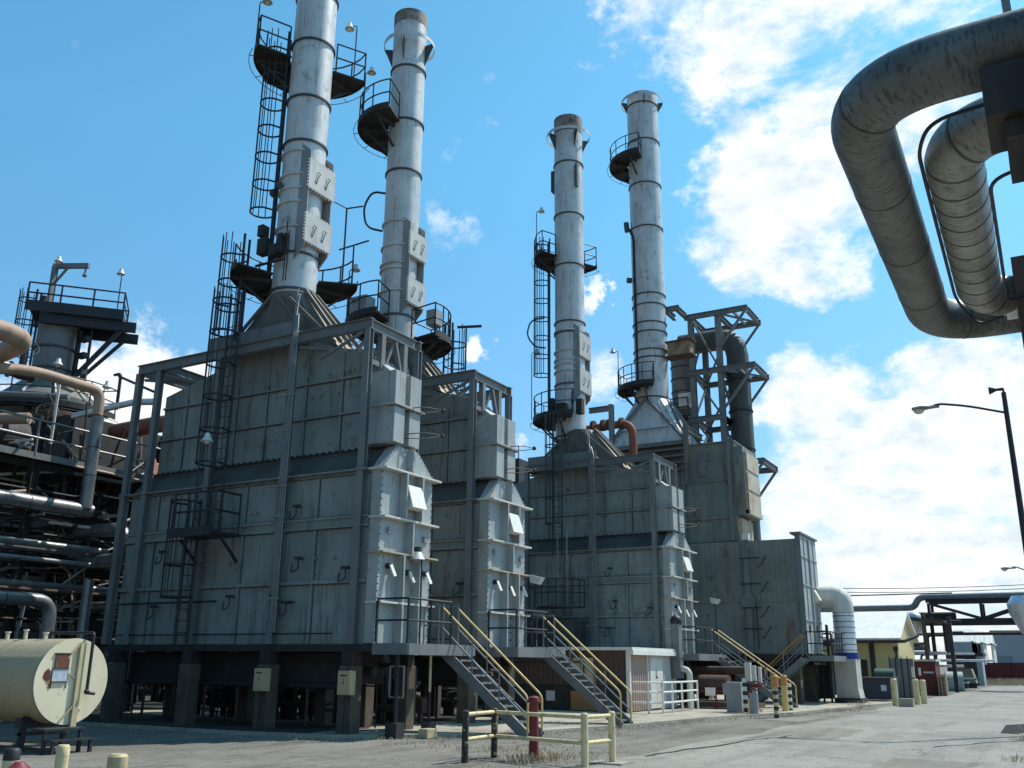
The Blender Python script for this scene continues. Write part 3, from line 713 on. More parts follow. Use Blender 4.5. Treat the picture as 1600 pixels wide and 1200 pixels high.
# ------------------------------------------------------------------ exhaust stacks
def platform_part(root, c, r0, R_, a0, a1, z, rail_a=None, name='platform', low=True):
    mb = MB().ring((c[0], c[1], 0), r0, R_, z - .05, z, 28, a0, a1)
    mb.ring((c[0], c[1], 0), R_ + .004, R_ + .03, z - .13, z + .09, 28, a0, a1)
    for i in range(4):
        a = a0 + (a1 - a0) * (i + .5) / 4; d = Vector((math.cos(a), math.sin(a), 0)); o = Vector((c[0], c[1], 0))
        mb.bar(o + d * r0 + Vector((0, 0, z - .14)), o + d * (R_ - .05) + Vector((0, 0, z - .14)), .08, .14)
        mb.bar(o + d * (r0 - .02) + Vector((0, 0, z - 1.0)), o + d * (R_ - .25) + Vector((0, 0, z - .22)), .07, .07)
    pl = mb.build(name, 'dark', root)
    mb = MB(); ra, rb = rail_a or (a0, a1); n = 14
    pts = arc_pts(c, R_ - .02, ra, rb, z, n); railing(mb, pts, 1.05, .026, (.5,), range(0, n + 1, 2))
    for a in (a0, a1):
        if rail_a is None:
            d = Vector((math.cos(a), math.sin(a), 0)); o = Vector((c[0], c[1], z)); railing(mb, [o + d * (r0 + .1), o + d * (R_ - .02)], 1.05, .026, (.5,))
    # cable rail slung under the rim
    ca = arc_pts(c, R_ + .16, ra, rb, z - .25, 16); mb.tube(ca, .012, 5)
    for i in range(0, 17, 3): mb.tube([ca[i], ca[i] + (Vector((c[0], c[1], z - .1)) - ca[i]).normalized() * .2], .014, 5)
    mb.build('railing', 'black', pl)
    return pl
def flood(root, p, h, d):
    """pole floodlight: lean head towards d"""
    p = Vector(p); d = Vector(d).normalized(); mb = MB().tube([p, p + Vector((0, 0, h))], .022, 6); mb.tube(bend([p + Vector((0, 0, h)), p + Vector((0, 0, h + .12)), p + Vector((0, 0, h + .14)) + d * .22], .08), .018, 6)
    po = mb.build('lamp_pole', 'black', root); t = p + Vector((0, 0, h + .16)) + d * .28
    mb = MB().lathe(t, [(.0, .14), (.06, .13), (.09, .02), (.17, -.10), (.16, -.11), (.0, -.03)], 12); mb.build('lamp_head', 'lamp_white', po, True)
    MB().ball(t + Vector((0, 0, -.1)), .085, 8).build('lamp_bulb', 'glass_lamp', po, True)
def hoop(root, c, r, z, k=4, a0=.3):
    mb = MB().ring((c[0], c[1], 0), r * 1.52, r * 1.55, z - .08, z + .08, 36); 
    hb = mb.build('top_hoop', 'stack', root, True)
    mb = MB()
    for i in range(k):
        a = a0 + 2 * PI * i / k; d = Vector((math.cos(a), math.sin(a), 0)); t = Vector((-d.y, d.x, 0)) * .012; o = Vector((c[0], c[1], z))
        q = [o + d * r, o + d * r * 1.52 + Vector((0, 0, .07)), o + d * r * 1.52 - Vector((0, 0, .07)), o + d * r - Vector((0, 0, .9))]
        mb.prism([p - t for p in q], t * 2)
    mb.build('hoop_gusset', 'ring', hb)
def shell(root, c, r, z0, z1, rings, m='stack', rusty_top=None):
    mb = MB().lathe((c[0], c[1], 0), [(r, z0), (r, z1), (r - .04, z1), (r - .04, z1 - 2.5)], 48); mb.build('shell', m, root, True)
    mb = MB()
    for z in rings: mb.ring((c[0], c[1], 0), r - .01, r + .055, z - .03, z + .03, 40)
    mb.build('stiffener_ring', 'ring', root)
    if rusty_top: MB().ring((c[0], c[1], 0), r + .003, r + .012, z1 - rusty_top, z1 - .01, 40).build('rusty_rim', 'rim_stain', root)
def damper(root, c, r, boxes, zlo, zhi, hw=.52, out=.76):
    """pair of bolted access boxes with tapered cheeks on the +X side of the stack"""
    for sg in (-1, 1):
        y = c[1] + sg * hw; x0 = c[0] + .25
        poly = [(x0, zlo), (c[0] + out, zlo + .55), (c[0] + out, zhi - .45), (x0, zhi)]
        MB().prism([(x, y - .015, z) for x, z in poly], (0, .03, 0)).build('cheek_plate', 'cheek_grey', root)
    for (z0, z1) in boxes:
        x = c[0] + out; ya, yb = c[1] - hw - .06, c[1] + hw + .06
        mb = MB().box(x - .3, ya + .08, z0 + .03, x - .012, yb - .08, z1 - .03); mb.box(x, ya, z0, x + .04, yb, z1)
        n = 9
        for i in range(n):
            zz = z0 + (z1 - z0) * (i + .5) / n; mb.box(x - .02, ya - .045, zz - .03, x + .03, ya + .001, zz + .03); mb.box(x - .02, yb - .001, zz - .03, x + .03, yb + .045, zz + .03)
            yy = ya + (yb - ya) * (i + .5) / n; mb.box(x - .02, yy - .03, z1 - .001, x + .03, yy + .03, z1 + .045); mb.box(x - .02, yy - .03, z0 - .045, x + .03, yy + .03, z0 + .001)
        p = mb.build('access_panel', 'panel_silver', root)
        mb = MB()
        for yy in (c[1] - .2, c[1] + .24):
            zc = (z0 + z1) / 2; mb.tube(bend([(x + .04, yy - .06, zc - .26), (x + .10, yy - .02, zc), (x + .10, yy + .06, zc + .1), (x + .06, yy - .02, zc + .16)], .06), .014, 5)
        mb.build('handle', 'black', p)
M['cheek_grey'] = mat('cheek_grey', (.33, .33, .32), (.25, .25, .24), 1.4, .6, .15, (.2, .16, .12), .6, 5)
M['rim_stain'] = mat('rim_stain', (.30, .27, .23), (.12, .075, .05), 3, .7, 0, (.09, .05, .035), .8, 6)
GST = 'tall pale exhaust stacks'
C1 = (-18.7, 19.45)
s1 = thing('exhaust_stack', (*C1, 12.1), 'tallest looking pale stack, cut off by the top of the photo, on the nearest furnace', 'stack', GST)
shell(s1, C1, .655, 12.1, 25.7, (22.65, 20.78, 18.70, 17.12, 13.35, 12.2))
mb = MB()
for z in (16.75, 15.95, 15.48, 15.02, 14.2): mb.ring((*C1, 0), .66, .715, z - .025, z + .025, 40, R(150), R(322))
mb.build('damper_ring', 'stack', s1)
damper(s1, C1, .655, ((15.38, 16.35), (13.62, 14.55)), 12.95, 17.1)
platform_part(s1, C1, .70, 1.82, R(60), R(244), 20.3)
MB().tube([(-19.33, 18.9, 15.5), (-19.28, 18.86, 15.5)], .14, 10).tube([(-19.0, 18.74, 15.6), (-18.9, 18.7, 15.6)], .12, 8).build('port', 'ring', s1)
p2 = platform_part(s1, C1, .70, 1.85, R(40), R(250), 12.75, (R(62), R(215)), 'lower_platform')
mb = MB()
for (x, z, a, b) in ((-19.2, 13.3, .35, .5), (-18.75, 13.15, .3, .35), (-19.3, 13.9, .22, .35), (-18.5, 13.2, .18, .6)): mb.box(x - a / 2, 18.45, z, x + a / 2, 18.72, z + b)
mb.tube([(-19.5, 18.6, 13.0), (-18.4, 18.6, 13.0)], .04, 6).tube([(-18.35, 18.6, 12.3), (-18.35, 18.6, 14.2)], .02, 6).tube([(-18.25, 18.6, 12.3), (-18.25, 18.6, 13.9)], .02, 6).ball((-18.3, 18.55, 13.7), .1, 8)
mb.build('valve_gear', 'dark', s1)
flood(s1, (-19.9, 18.1, 20.3), 1.75, (1, .2, 0)); flood(s1, (-18.05, 20.75, 20.3), 1.95, (-1, -.2, 0))
mb = MB().tube([(-18.1, 20.9, 12.75), (-18.1, 20.9, 15.6)], .03, 6).tube([(-18.1, 20.9, 15.6), (-18.35, 20.55, 15.75)], .02, 6).tube([(-18.1, 20.9, 15.6), (-17.6, 21.1, 15.65)], .025, 6); mb.build('wind_arm', 'black', s1)
mb = MB(); ladder(mb, -19.36, 19.02, 12.75, 20.3, (-.8, -.6, 0), cage=14.9); mb.build('caged_ladder', 'black', s1)
L1 = thing('caged_ladder', (-19.9, 18.1, 4.9), 'black caged ladder up the front of the nearest furnace, rising from a small railed perch', 'ladder')
mb = MB(); ladder(mb, -19.65, 18.12, 4.95, 11.0, (0, -1, 0), cage=6.85); mb.build('upper_flight', 'black', L1)
mb = MB(); ladder(mb, -19.85, 18.5, 10.6, 13.0, (-.9, -.45, 0), cage=10.9, hoops=.8); mb.build('roof_flight', 'black', L1)
mb = MB(); ladder(mb, -20.45, 18.12, 2.1, 4.95, (0, -1, 0), cage=3.3, hoops=.85); mb.build('lower_flight', 'black', L1)
mb = MB().box(-20.35, 17.25, 4.86, -18.75, 18.28, 4.93); mb.box(-20.35, 17.20, 4.80, -18.75, 17.25, 5.04)
mb.bar((-20.3, 18.25, 4.2), (-20.3, 17.6, 4.8), .06, .06).bar((-18.8, 18.25, 4.2), (-18.8, 17.6, 4.8), .06, .06); pp = mb.build('perch', 'black', L1)
mb = MB(); railing(mb, [(-20.3, 17.3, 4.93), (-19.5, 17.3, 4.93), (-18.8, 17.3, 4.93), (-18.8, 18.2, 4.93)], 1.05, .032); mb.build('railing', 'black', pp)
flood(L1, (-19.6, 17.35, 4.93), 2.35, (1, -.2, 0))

C2 = (-18.75, 24.65)
s2 = thing('exhaust_stack', (*C2, 12.1), 'second pale stack, with a broken rim and a flat half platform near its top', 'stack', GST)
def zs(c, pts): return [aty(u, v, c[1]).z for u, v in pts]
shell(s2, C2, .625, 12.1, 25.6, zs(C2, [(634, 118), (630, 200), (625, 278), (620, 500)]) + [12.2], rusty_top=.5)
mb = MB()
for z in zs(C2, [(618, 358), (616, 395), (615, 422), (615, 430), (612, 465)]): mb.ring((*C2, 0), .63, .69, z - .025, z + .025, 40, R(150), R(322))
mb.build('damper_ring', 'stack', s2)
damper(s2, C2, .625, ((15.32, 16.22), (13.55, 14.45)), 12.9, 17.0, .44)
hoop(s2, C2, .625, 24.25)
zp = aty(620, 195, 24.2).z
platform_part(s2, C2, .66, 1.75, R(120), R(286), zp)
flood(s2, (-19.7, 23.3, zp), 1.8, (1, 0, 0))
platform_part(s2, C2, .66, 1.75, R(110), R(285), 12.9, None, 'lower_platform'); platform_part(s2, C2, .66, 1.9, R(-10), R(85), 12.3, None, 'side_platform')
mb = MB().box(-19.6, 23.1, 13.0, -18.9, 23.6, 13.6).box(-17.75, 25.0, 12.9, -17.35, 25.4, 13.45); mb.build('junction_box', 'grey_box', s2)
mb = MB().tube(bend([(-19.35, 24.4, 18.1), (-19.8, 24.2, 18.2), (-20.1, 24.1, 17.6), (-20.0, 24.2, 16.8), (-19.4, 24.4, 16.6)], .4), .04, 6); mb.build('hanging_hose', 'black', s2)
mb = MB().tube([(-20.0, 23.6, 12.9), (-20.0, 23.6, 15.8)], .03, 6).tube([(-20.5, 23.4, 15.7), (-19.5, 23.8, 16.0)], .03, 6).tube([(-16.9, 25.7, 12.9), (-16.1, 26.0, 12.9)], .05, 6); mb.build('wind_arm', 'black', s2); flood(s2, (-20.3, 23.8, 12.9), 2.0, (1, 0, 0))
mb = MB(); ladder(mb, -17.6, 26.2, 9.6, 12.3, (.3, 1, 0), cage=10.2, hoops=.8); mb.build('caged_ladder', 'black', s2)

C3 = (-18.7, 38.3)
s3 = thing('exhaust_stack', (*C3, 11.9), 'third pale stack, shorter, with a ring around its rust stained mouth', 'stack', GST)
shell(s3, C3, .715, 11.6, aty(886, 190, C3[1]).z, zs(C3, [(886, 262), (887, 342), (888, 420), (890, 508), (889, 525), (889, 605)]) + [11.75], rusty_top=.9)
mb = MB()
for z in zs(C3, [(885, 523), (886, 554), (886, 567), (886, 575), (886, 585)]): mb.ring((*C3, 0), .72, .78, z - .03, z + .03, 40, R(150), R(322))
mb.build('damper_ring', 'stack', s3)
zb = zs(C3, [(910, 525), (910, 560), (911, 580), (911, 615)])
damper(s3, C3, .715, ((zb[1], zb[0]), (zb[3], zb[2])), zb[3] - .75, zb[0] + .7, .55, .78)
hoop(s3, C3, .715, aty(886, 216, C3[1]).z, 4, .9)
zp = aty(886, 405, C3[1]).z
platform_part(s3, C3, .75, 1.7, R(62), R(245), zp)
flood(s3, (-20.0, 37.3, zp), 2.3, (1, 0, 0)); 
z3 = aty(880, 652, 37.6).z
platform_part(s3, C3, .75, 1.75, R(110), R(300), z3, None, 'lower_platform')
mb = MB(); ladder(mb, -19.6, 37.85, z3, zp, (-.8, -.6, 0), cage=z3 + 2.2); mb.build('caged_ladder', 'black', s3)
flood(s3, (-20.3, 37.4, z3), 3.2, (1, 0, 0))
mb = MB().tube(bend([(-19.7, 37.6, 17.7), (-20.3, 37.3, 17.6), (-20.5, 37.2, 16.8), (-20.1, 37.4, 16.2), (-19.7, 37.7, 16.2)], .4), .04, 6); mb.build('hanging_hose', 'black', s3)
mb = MB().box(-18.95, 37.15, 12.6, -18.45, 37.5, 13.2).box(-19.3, 37.2, 12.5, -19.05, 37.5, 13.5).box(-17.9, 37.2, 12.6, -17.6, 37.5, 13.3); mb.build('valve_gear', 'dark', s3)
zz = [aty(u, v, C3[1]).z for u, v in ((880, 268), (880, 300), (905, 262), (905, 298))]
MB().box(-19.55, 38.0, zz[1], -19.35, 38.4, zz[0]).box(-18.05, 37.75, zz[3], -17.97, 37.95, zz[2]).build('stub_plate', 'ring', s3)
L3 = thing('caged_ladder', (-19.0, 36.3, 4.9), 'black caged ladder down the front of the third furnace above a round railed cage', 'ladder')
xl = aty(870, 740, 36.5).x
mb = MB(); ladder(mb, xl, 36.55, 6.2, 11.4, (0, -1, 0), cage=7.5, hoops=1.15); mb.build('upper_flight', 'black', L3)
mb = MB(); ladder(mb, xl + .2, 36.58, 3.9, 6.4, (0, -1, 0)); mb.build('lower_flight', 'galv', L3)
zp = 4.0
mb = MB().ring((xl + .1, 36.6, 0), .05, 1.15, zp - .07, zp, 20, R(180), R(360)); mb.build('perch', 'black', L3)
mb = MB(); railing(mb, arc_pts((xl + .1, 36.6), 1.13, R(180), R(360), zp, 10), 1.1, .03, (.5,)); mb.build('railing', 'black', L3)
mb = MB().lathe((xl + .1, 36.6, 0), [(1.16, 2.2), (1.16, 3.4), (1.10, 3.4), (1.10, 2.2)], 16, R(180), R(360)); mb.build('round_shroud', 'dark', L3)
# ------------------------------------------------------------------ fourth heater, rust streaked, with its steel tower and dark duct
f4 = thing('heater', (-15, 46.5, 2.2), 'rust streaked olive grey heater box, lower and bulkier than the furnaces, at the row end', 'heater')
mb = MB().box(-21.5, 44.92, 2.22, -10.27, 48.2, 7.42)
for x in (-19.0, -17.2, -15.0, -13.4): mb.box(x - .02, 44.88, 2.3, x + .02, 44.93, 7.4)
for i in range(22):
    x = -15.6 + i * .24
    if abs(x + 12.62) > .3: mb.box(x - .02, 44.895, 4.7, x + .02, 44.93, 7.38)
mb.box(-21.5, 44.87, 4.55, -10.27, 44.93, 4.62)
for x, z in ((-14.6, 6.4), (-13.9, 6.35), (-12.9, 6.35), (-12.95, 5.5), (-11.4, 3.4)): mb.tube([(x, 44.95, z), (x, 44.84, z)], .06, 8)
mb.build('lower_casing', 'casing_rust', f4)
mb = MB()
mb.bar((-12.62, 44.78, 2.25), (-12.62, 44.78, 4.15), .24, .2).bar((-12.62, 44.78, 4.95), (-12.62, 44.78, 7.45), .24, .2)
mb.prism([(-12.74, 44.68, 4.15), (-12.50, 44.68, 4.15), (-12.3, 44.68, 4.4), (-12.3, 44.68, 4.7), (-12.5, 44.68, 4.95), (-12.74, 44.68, 4.95), (-12.94, 44.68, 4.7), (-12.94, 44.68, 4.4)], (0, .2, 0)); mb.build('vent_duct', 'frame', f4)
MB().box(-12.74, 44.66, 7.46, -12.42, 44.9, 7.75).build('duct_cap', 'white', f4)
mb = MB()
for z in (3.3, 4.25, 5.35, 6.55): mb.box(-12.95, 44.66, z, -12.0, 44.70, z + .06); mb.tube(bend([(-11.7, 44.9, z + .1), (-11.7, 44.7, z + .05), (-11.9, 44.68, z - .3), (-12.1, 44.7, z - .4)], .15), .025, 5)
mb.tube([(-12.25, 44.7, 2.4), (-12.25, 44.7, 4.4)], .03, 6); mb.build('bracket', 'black', f4)
mb = MB().box(-10.26, 44.86, 2.24, -10.09, 48.24, 7.62)
mb.box(-10.10, 46.45, 2.3, -10.01, 46.6, 7.5)
for yy in (45.6, 47.5): mb.box(-10.10, yy - .02, 2.3, -10.05, yy + .02, 7.5)
for z in (3.7, 5.3, 6.6): mb.box(-10.10, 44.9, z - .02, -10.045, 48.2, z + .02)
mb.build('end_casing', 'end_lit_paint', f4)
MB().box(-10.50, 44.78, 7.63, -9.99, 48.32, 7.72).box(-10.29, 44.8, 2.2, -10.05, 44.855, 7.62).build('corner_angle', 'frame', f4)
mb = MB().prism([(-10.05, 46.9, 5.2), (-9.80, 46.9, 4.7), (-10.05, 46.9, 4.6)], (0, .45, 0)); mb.build('explosion_door', 'white', f4)
for yy in (45.5, 46.9): MB().box(-10.05, yy, 3.2, -10.32, yy + .22, 3.5).build('peep_hole', 'dark', f4)
mb = MB().box(-21.5, 44.80, 2.0, -10.4, 45.0, 2.2).box(-21.5, 48.1, 2.0, -10.4, 48.3, 2.2).build('floor_beam', 'dark', f4)
mb = MB().box(-10.0, 44.6, 2.05, -8.95, 48.4, 2.12).box(-8.97, 44.58, 1.9, -8.91, 48.42, 2.14).box(-10.05, 44.55, 1.9, -8.95, 44.6, 2.14); l = mb.build('landing', 'frame', f4)
mb = MB(); railing(mb, [(-10.05, 44.64, 2.12), (-9.0, 44.64, 2.12), (-9.0, 45.9, 2.12), (-9.0, 47.1, 2.12), (-9.0, 48.35, 2.12)], 1.05, .03, (.52,)); 
for i in range(5): mb.tube([(-9.0, 45.2 + i * .65, 2.12), (-9.0, 45.2 + i * .65, 3.15)], .02, 5)
mb.build('railing', 'black', l)
# upper casing
mb = MB().box(-20.0, 45.3, 7.43, -13.06, 47.6, 12.45)
for x in (-18, -15.7, -14.3): mb.box(x - .03, 45.25, 7.5, x + .03, 45.31, 12.4)
mb.box(-20, 45.22, 8.62, -13.07, 45.31, 8.74).box(-20, 45.24, 10.5, -13.07, 45.31, 10.56).box(-20, 45.24, 7.5, -13.07, 45.31, 7.58).box(-20.05, 45.2, 12.46, -13.0, 47.7, 12.52)
mb.build('upper_casing', 'casing_rust', f4)
MB().box(-13.05, 45.28, 7.45, -12.86, 47.2, 8.60).build('lower_header', 'cone_lit_rust', f4)
mb = MB().box(-13.05, 45.24, 8.76, -12.62, 47.5, 12.2); mb.build('upper_header', 'casing_rust', f4)
mb = MB().box(-12.61, 45.26, 8.80, -12.48, 47.5, 11.9).box(-12.61, 45.26, 8.78, -12.40, 47.5, 8.98)
for z in (9.0, 10.0, 11.0): mb.box(-12.47, 45.3, z, -12.44, 47.45, z + .85)
mb.build('header_end', mat('rust_stained_panel', (.52, .47, .38), (.44, .36, .26), 1.2, .7, 0, (.26, .12, .045), .85, 3, (.28, .10, .03), .6, 1.2), f4)
mb = MB()
for x in (-15.7, -13.3): mb.bar((x, 45.14, 7.5), (x, 45.14, 12.4), .16, .16)
mb.box(-14.9, 45.24, 11.6, -14.4, 45.3, 12.0)
mb.prism([(-14.9, 45.2, 10.8), (-14.5, 45.2, 10.8), (-14.5, 45.2, 11.5), (-14.7, 45.2, 11.7), (-14.9, 45.2, 11.5)], (0, .06, 0)); mb.build('frame_column', 'frame', f4)
mb = MB().box(-20.1, 44.9, 12.53, -15.3, 47.7, 12.75)
for i in range(4): mb.box(-20.1, 44.9 - .02 * i, 11.2 + i * .35, -15.4, 45.2, 11.3 + i * .35)
mb.ibeam((-15.35, 44.8, 10.4), (-15.35, 44.8, 13.5), .22, .22, (0, 1, 0)).ibeam((-15.35, 44.95, 13.3), (-15.35, 47.4, 13.3), .2, .3)
mb.build('louver_gallery', 'cone', f4)
# stack four
x4 = aty(1019, 620, 46.4).x; C4 = (x4, 46.4)
s4 = thing('exhaust_stack', (*C4, 12.8), 'fourth pale stack, rightmost and widest, with a plain upper half platform', 'stack', GST)
ztop = aty(1000, 155, 46.4).z; zc = aty(1019, 627, 46.4).z
shell(s4, C4, .905, zc, ztop, zs(C4, [(1001, 172), (1005, 228), (1008, 295), (1010, 362), (1013, 466), (1014, 482), (1015, 510), (1016, 524), (1017, 552), (1017, 564)]) + [zc + .05])
hoop(s4, C4, .80, ztop - .35, 4, .5)
def sq(cx, cy, hx, hy, z, n=8):
    c = [(cx - hx, cy - hy, z), (cx + hx, cy - hy, z), (cx + hx, cy + hy, z), (cx - hx, cy + hy, z)]; r = []
    for i in range(4):
        for j in range(n): r.append(Vector(c[i]).lerp(Vector(c[(i + 1) % 4]), j / n))
    return r
def ci(cx, cy, r, z, n=8):
    return [Vector((cx + r * math.cos(a), cy + r * math.sin(a), z)) for a in [R(225) + 2 * PI * i / (4 * n) for i in range(4 * n)]]
mb = MB().loft([sq(x4, 46.4, 2.25, 1.25, 12.75), ci(x4, 46.4, .91, zc)]); tr = mb.build('transition_cone', 'stack', s4)
mb = MB()
for sx in (-1, 1):
    mb.bar((x4, 45.38, zc - .05), (x4 + sx * 2.2, 45.08, 12.78), .08, .14); mb.bar((x4 + .9, 46.4 + sx * .1, zc), (x4 + 2.35, 46.4 + sx * 1.2, 12.78), .1, .14)
mb.bar((x4 - 1.3, 45.08, 13.55), (x4 + 1.3, 45.08, 13.55), .06, .06); mb.build('cone_rib', 'frame', tr)
zp = aty(1010, 243, 45.4).z; platform_part(s4, C4, .95, 2.0, R(125), R(283), zp)
z4 = aty(1003, 603, 45.4).z; platform_part(s4, C4, .95, 1.85, R(160), R(295), z4, None, 'lower_platform')
MB().tube(bend([(x4 - .5, 45.6, z4 + .2), (x4 - .5, 45.6, aty(990, 368, 45.6).z), (x4 - .95, 45.9, aty(978, 352, 45.6).z)], .4), .07, 6).build('standpipe', 'black', s4)
flood(s4, (x4 - 1.7, 45.8, z4), 2.2, (-.5, -.3, 0))
mb = MB()
for u, v in ((1001, 424), (980, 438)): p = aty(u, v, 45.6); mb.tube([p, Vector((x4, 46.4, p.z)).lerp(p, .8)], .16, 10)
p = aty(980, 362, 45.9); mb.tube([p, p + Vector((-.05, 0, .55))], .16, 8); mb.build('port', 'ring', s4)
# small banded stack behind
p = aty(1068, 640, 50); s5 = thing('vent_stack', (p.x, 50, 12), 'short banded grey stack half hidden behind the widest stack', 'stack')
MB().lathe((p.x, 50, 0), [(.62, 9), (.62, aty(1064, 560, 50).z), (.55, aty(1064, 560, 50).z)], 28).build('shell', 'stack_dark', s5, True)
mb = MB()
for i in range(9): mb.ring((p.x, 50, 0), .61, .66, 12.2 + i * .75, 12.27 + i * .75, 28)
mb.build('stiffener_ring', 'ring', s5)
mb = MB(); mb.box(p.x - .9, 48.7, 14.9, p.x + .7, 49.3, 15.0); railing(mb, [(p.x - .9, 48.75, 15), (p.x - .1, 48.75, 15), (p.x + .7, 48.75, 15)], 1.1, .035); mb.tube([(p.x - .6, 48.9, 15), (p.x - .6, 48.9, 17.2)], .15, 8); mb.build('platform', 'dark', s5)
MB().box(p.x + .1, 48.9, 15.6, p.x + .8, 49.3, 16.4).build('cabinet', 'white', s5)
# steel tower
YT = 48.6
xa, xb, xc_ = aty(1079, 500, YT).x, aty(1121, 492, YT).x, aty(1169, 481, YT).x
zt = aty(1121, 490, YT).z; YB = atx(1187.5, 503, xc_).y
tw = thing('steel_tower', (xb, YT, 7.4), 'open dark steel tower of beams and braces carrying the big dark duct', 'tower')
z2 = aty(1128, 578, YT).z; z3_ = aty(1130, 652, YT).z
for x in (xa, xb):
    for yy in (YT, YB):
        MB().ibeam((x, yy, 7.3), (x, yy, zt + .1), .3, .28, (0, 1, 0)).build('column', 'frame', tw)
def tbeam(a, b, w=.2, h=.3, name='beam'): MB().ibeam(a, b, w, h).build(name, 'frame', tw)
for z, xe in ((zt, xc_), (z2, xc_ + .25), (z3_, xb + .1)):
    for yy in (YT - .17, YB + .17): tbeam((xa - .3, yy, z), (xe, yy, z))
    for x in (xa, xb, xe - .1): tbeam((x, YT + .1, z - .01), (x, YB - .1, z - .01))
    if xe > xb + .3:
        mb = MB(); 
        for yy in (YT - .17, YB + .17): mb.bar((xe - .1, yy, z - .1), (xb + .1, yy, z - (xe - xb) * 1.15), .12, .12)
        mb.bar((xb, YT, z + .03), (xe - .3, YB, z + .03), .1, .1); mb.bar(((xb + xe) / 2, YT, z - .0), ((xb + xe) / 2, YB, z), .1, .16); mb.build('knee_brace', 'frame', tw)
xl0 = xa - 1.0
for yy, zz in ((YT - 1.6, zt + .12),): tbeam((xl0 - .6, yy, zz), (xa - .1, yy, zz)); tbeam((xa - .25, yy, zz), (xa - .25, YT - .1, zz)); tbeam((xl0 + .1, yy, zz), (xl0 + .1, YT - .1, zz)); MB().ibeam((xa - .25, yy, 12.5), (xa - .25, yy, zz - .16), .22, .2).build('column', 'frame', tw)
mb = MB()
for (za, zb_) in ((z2 + .2, zt - .2), (z3_ + .2, z2 - .2), (12.5, z3_ - .2)):
    mb.bar((xa + .1, YT, zb_), (xb - .1, YT, za), .1, .1); mb.bar((xa + .1, YB, za), (xb - .1, YB, zb_), .1, .1)
    mb.bar((xb, YT + .1, zb_), (xb, YB - .1, za), .1, .1); mb.bar((xa, YT + .1, za), (xa, YB - .1, zb_), .1, .1)
mb.build('diagonal_brace', 'frame', tw)
z4_ = aty(1175, 722, YT).z; xe4 = aty(1196, 722, YT).x
for yy in (YT - .1, YB + .17): tbeam((xb + .2, yy, z4_), (xe4, yy, z4_)); MB().bar((xe4 - .1, yy, z4_ - .1), (xe4 - 1.5, yy, z4_ - 1.9), .12, .12).build('knee_brace', 'frame', tw)
tbeam((xe4 - .1, YT, z4_ - .01), (xe4 - .1, YB + .1, z4_ - .01))
# dark duct
YD = (YT + YB) / 2 + .35; xd = aty(1155, 600, YD).x; zd = aty(1110, 533, YD).z
pts = bend([(xd + .02, YD, 7.2), (xd, YD, zd), (xa - 1.2, YD, zd)], 1.15, 3)
mb = MB().tube(pts, .62, 22)
dd = tag(mb.build('elbow_duct', mat('dark_duct', (.075, .078, .068), (.055, .057, .052), 1, .6, 0, (.13, .12, .1), .4, 3), None, True), 'thick dark grey duct rising beside the steel tower and bending over at its top', 'duct')
mb = MB()
for z in (9.2, 11.0, 13, 15.2, 17.0): mb.ring((xd, YD, 0), .62, .68, z, z + .07, 28)
mb.build('joint_band', 'dark', dd)
p0, p1 = aty(1044, 558, 46.0), aty(1078, 531, 46.0)
rb = MB().box(p0.x, 45.9, p0.z, p1.x, 46.5, p1.z); rb_ = tag(rb.build('hanging_box', mat('rusty_box', (.20, .09, .045), (.34, .25, .16), 2.2, .8, 0, (.14, .06, .03), .7, 3), None), 'rusty brown box hung between the widest stack and the steel tower', 'box')
MB().box(p0.x - .1, 45.8, p1.z, p1.x + .15, 46.6, p1.z + .06).box(p0.x - .1, 45.8, p0.z - .06, p1.x + .15, 46.6, p0.z).build('box_frame', 'rustdark', rb_)
# red lead pipe between stacks three and four
Yp = 41.5
pa, pb, pc_ = aty(922, 667, Yp), aty(985, 660, Yp), aty(987, 720, Yp)
mb = MB().tube(bend([pa + Vector((-.4, .1, -.1)), pb + Vector((.1, 0, 0)), pc_ + Vector((.1, 0, 0))], .7), .2, 14)
rp = tag(mb.build('bent_pipe', 'orange_brown', None, True), 'red brown pipe bending down between the third and fourth stacks', 'pipe')
mb = MB()
for t in (.05, .3, .45, .75): q = pa.lerp(pb, t); mb.tube([q, q + Vector((.16, 0, 0))], .3, 12)
mb.build('flange', 'rustdark', rp)
pg = aty(955, 632, 41)
tag(MB().ibeam((pg.x, 41, 9.5), (pg.x, 41, pg.z), .22, .22, (0, 1, 0)).ibeam((pg.x - 1.2, 41, pg.z - .18), (pg.x - .12, 41, pg.z - .18), .2, .26).build('davit_post', 'frame'), 'grey steel davit post with a short arm between the third and fourth stacks', 'davit')
# ------------------------------------------------------------------ process unit on the left
YL = 22.0; pc = aty(86, 545, YL); CT = (pc.x, YL)
t0 = thing('process_tower', (*CT, 9), 'grey banded tower with a wide black platform on its head, far left', 'tower')
zpt = 15.2
MB().lathe((*CT, 0), [(.74, aty(80, 592, YL).z - .2), (.74, zpt)], 32).build('shell', 'stack_dark', t0, True)
mb = MB()
for u, v in ((86, 512), (85, 548), (82, 580)): z = aty(u, v, YL).z; mb.ring((*CT, 0), .73, .80, z - .04, z + .04, 32)
mb.build('stiffener_ring', 'ring', t0)
zb, zc2 = aty(70, 632, YL).z, aty(80, 592, YL).z
MB().lathe((*CT, 0), [(1.9, zb - 1.0), (1.9, zb), (.76, zc2)], 32).build('transition_cone', 'cone', t0, True)
mb = MB()
for i in range(6):
    a = R(-60 + i * 35); d = Vector((math.cos(a), math.sin(a), 0)); o = Vector((*CT, 0)); mb.bar(o + d * 1.92 + Vector((0, 0, zb)), o + d * .82 + Vector((0, 0, zc2)), .06, .1)
mb.build('cone_rib', 'offwhite', t0)
PD, PN = Vector((.67, .74, 0)), Vector((.74, -.67, 0))
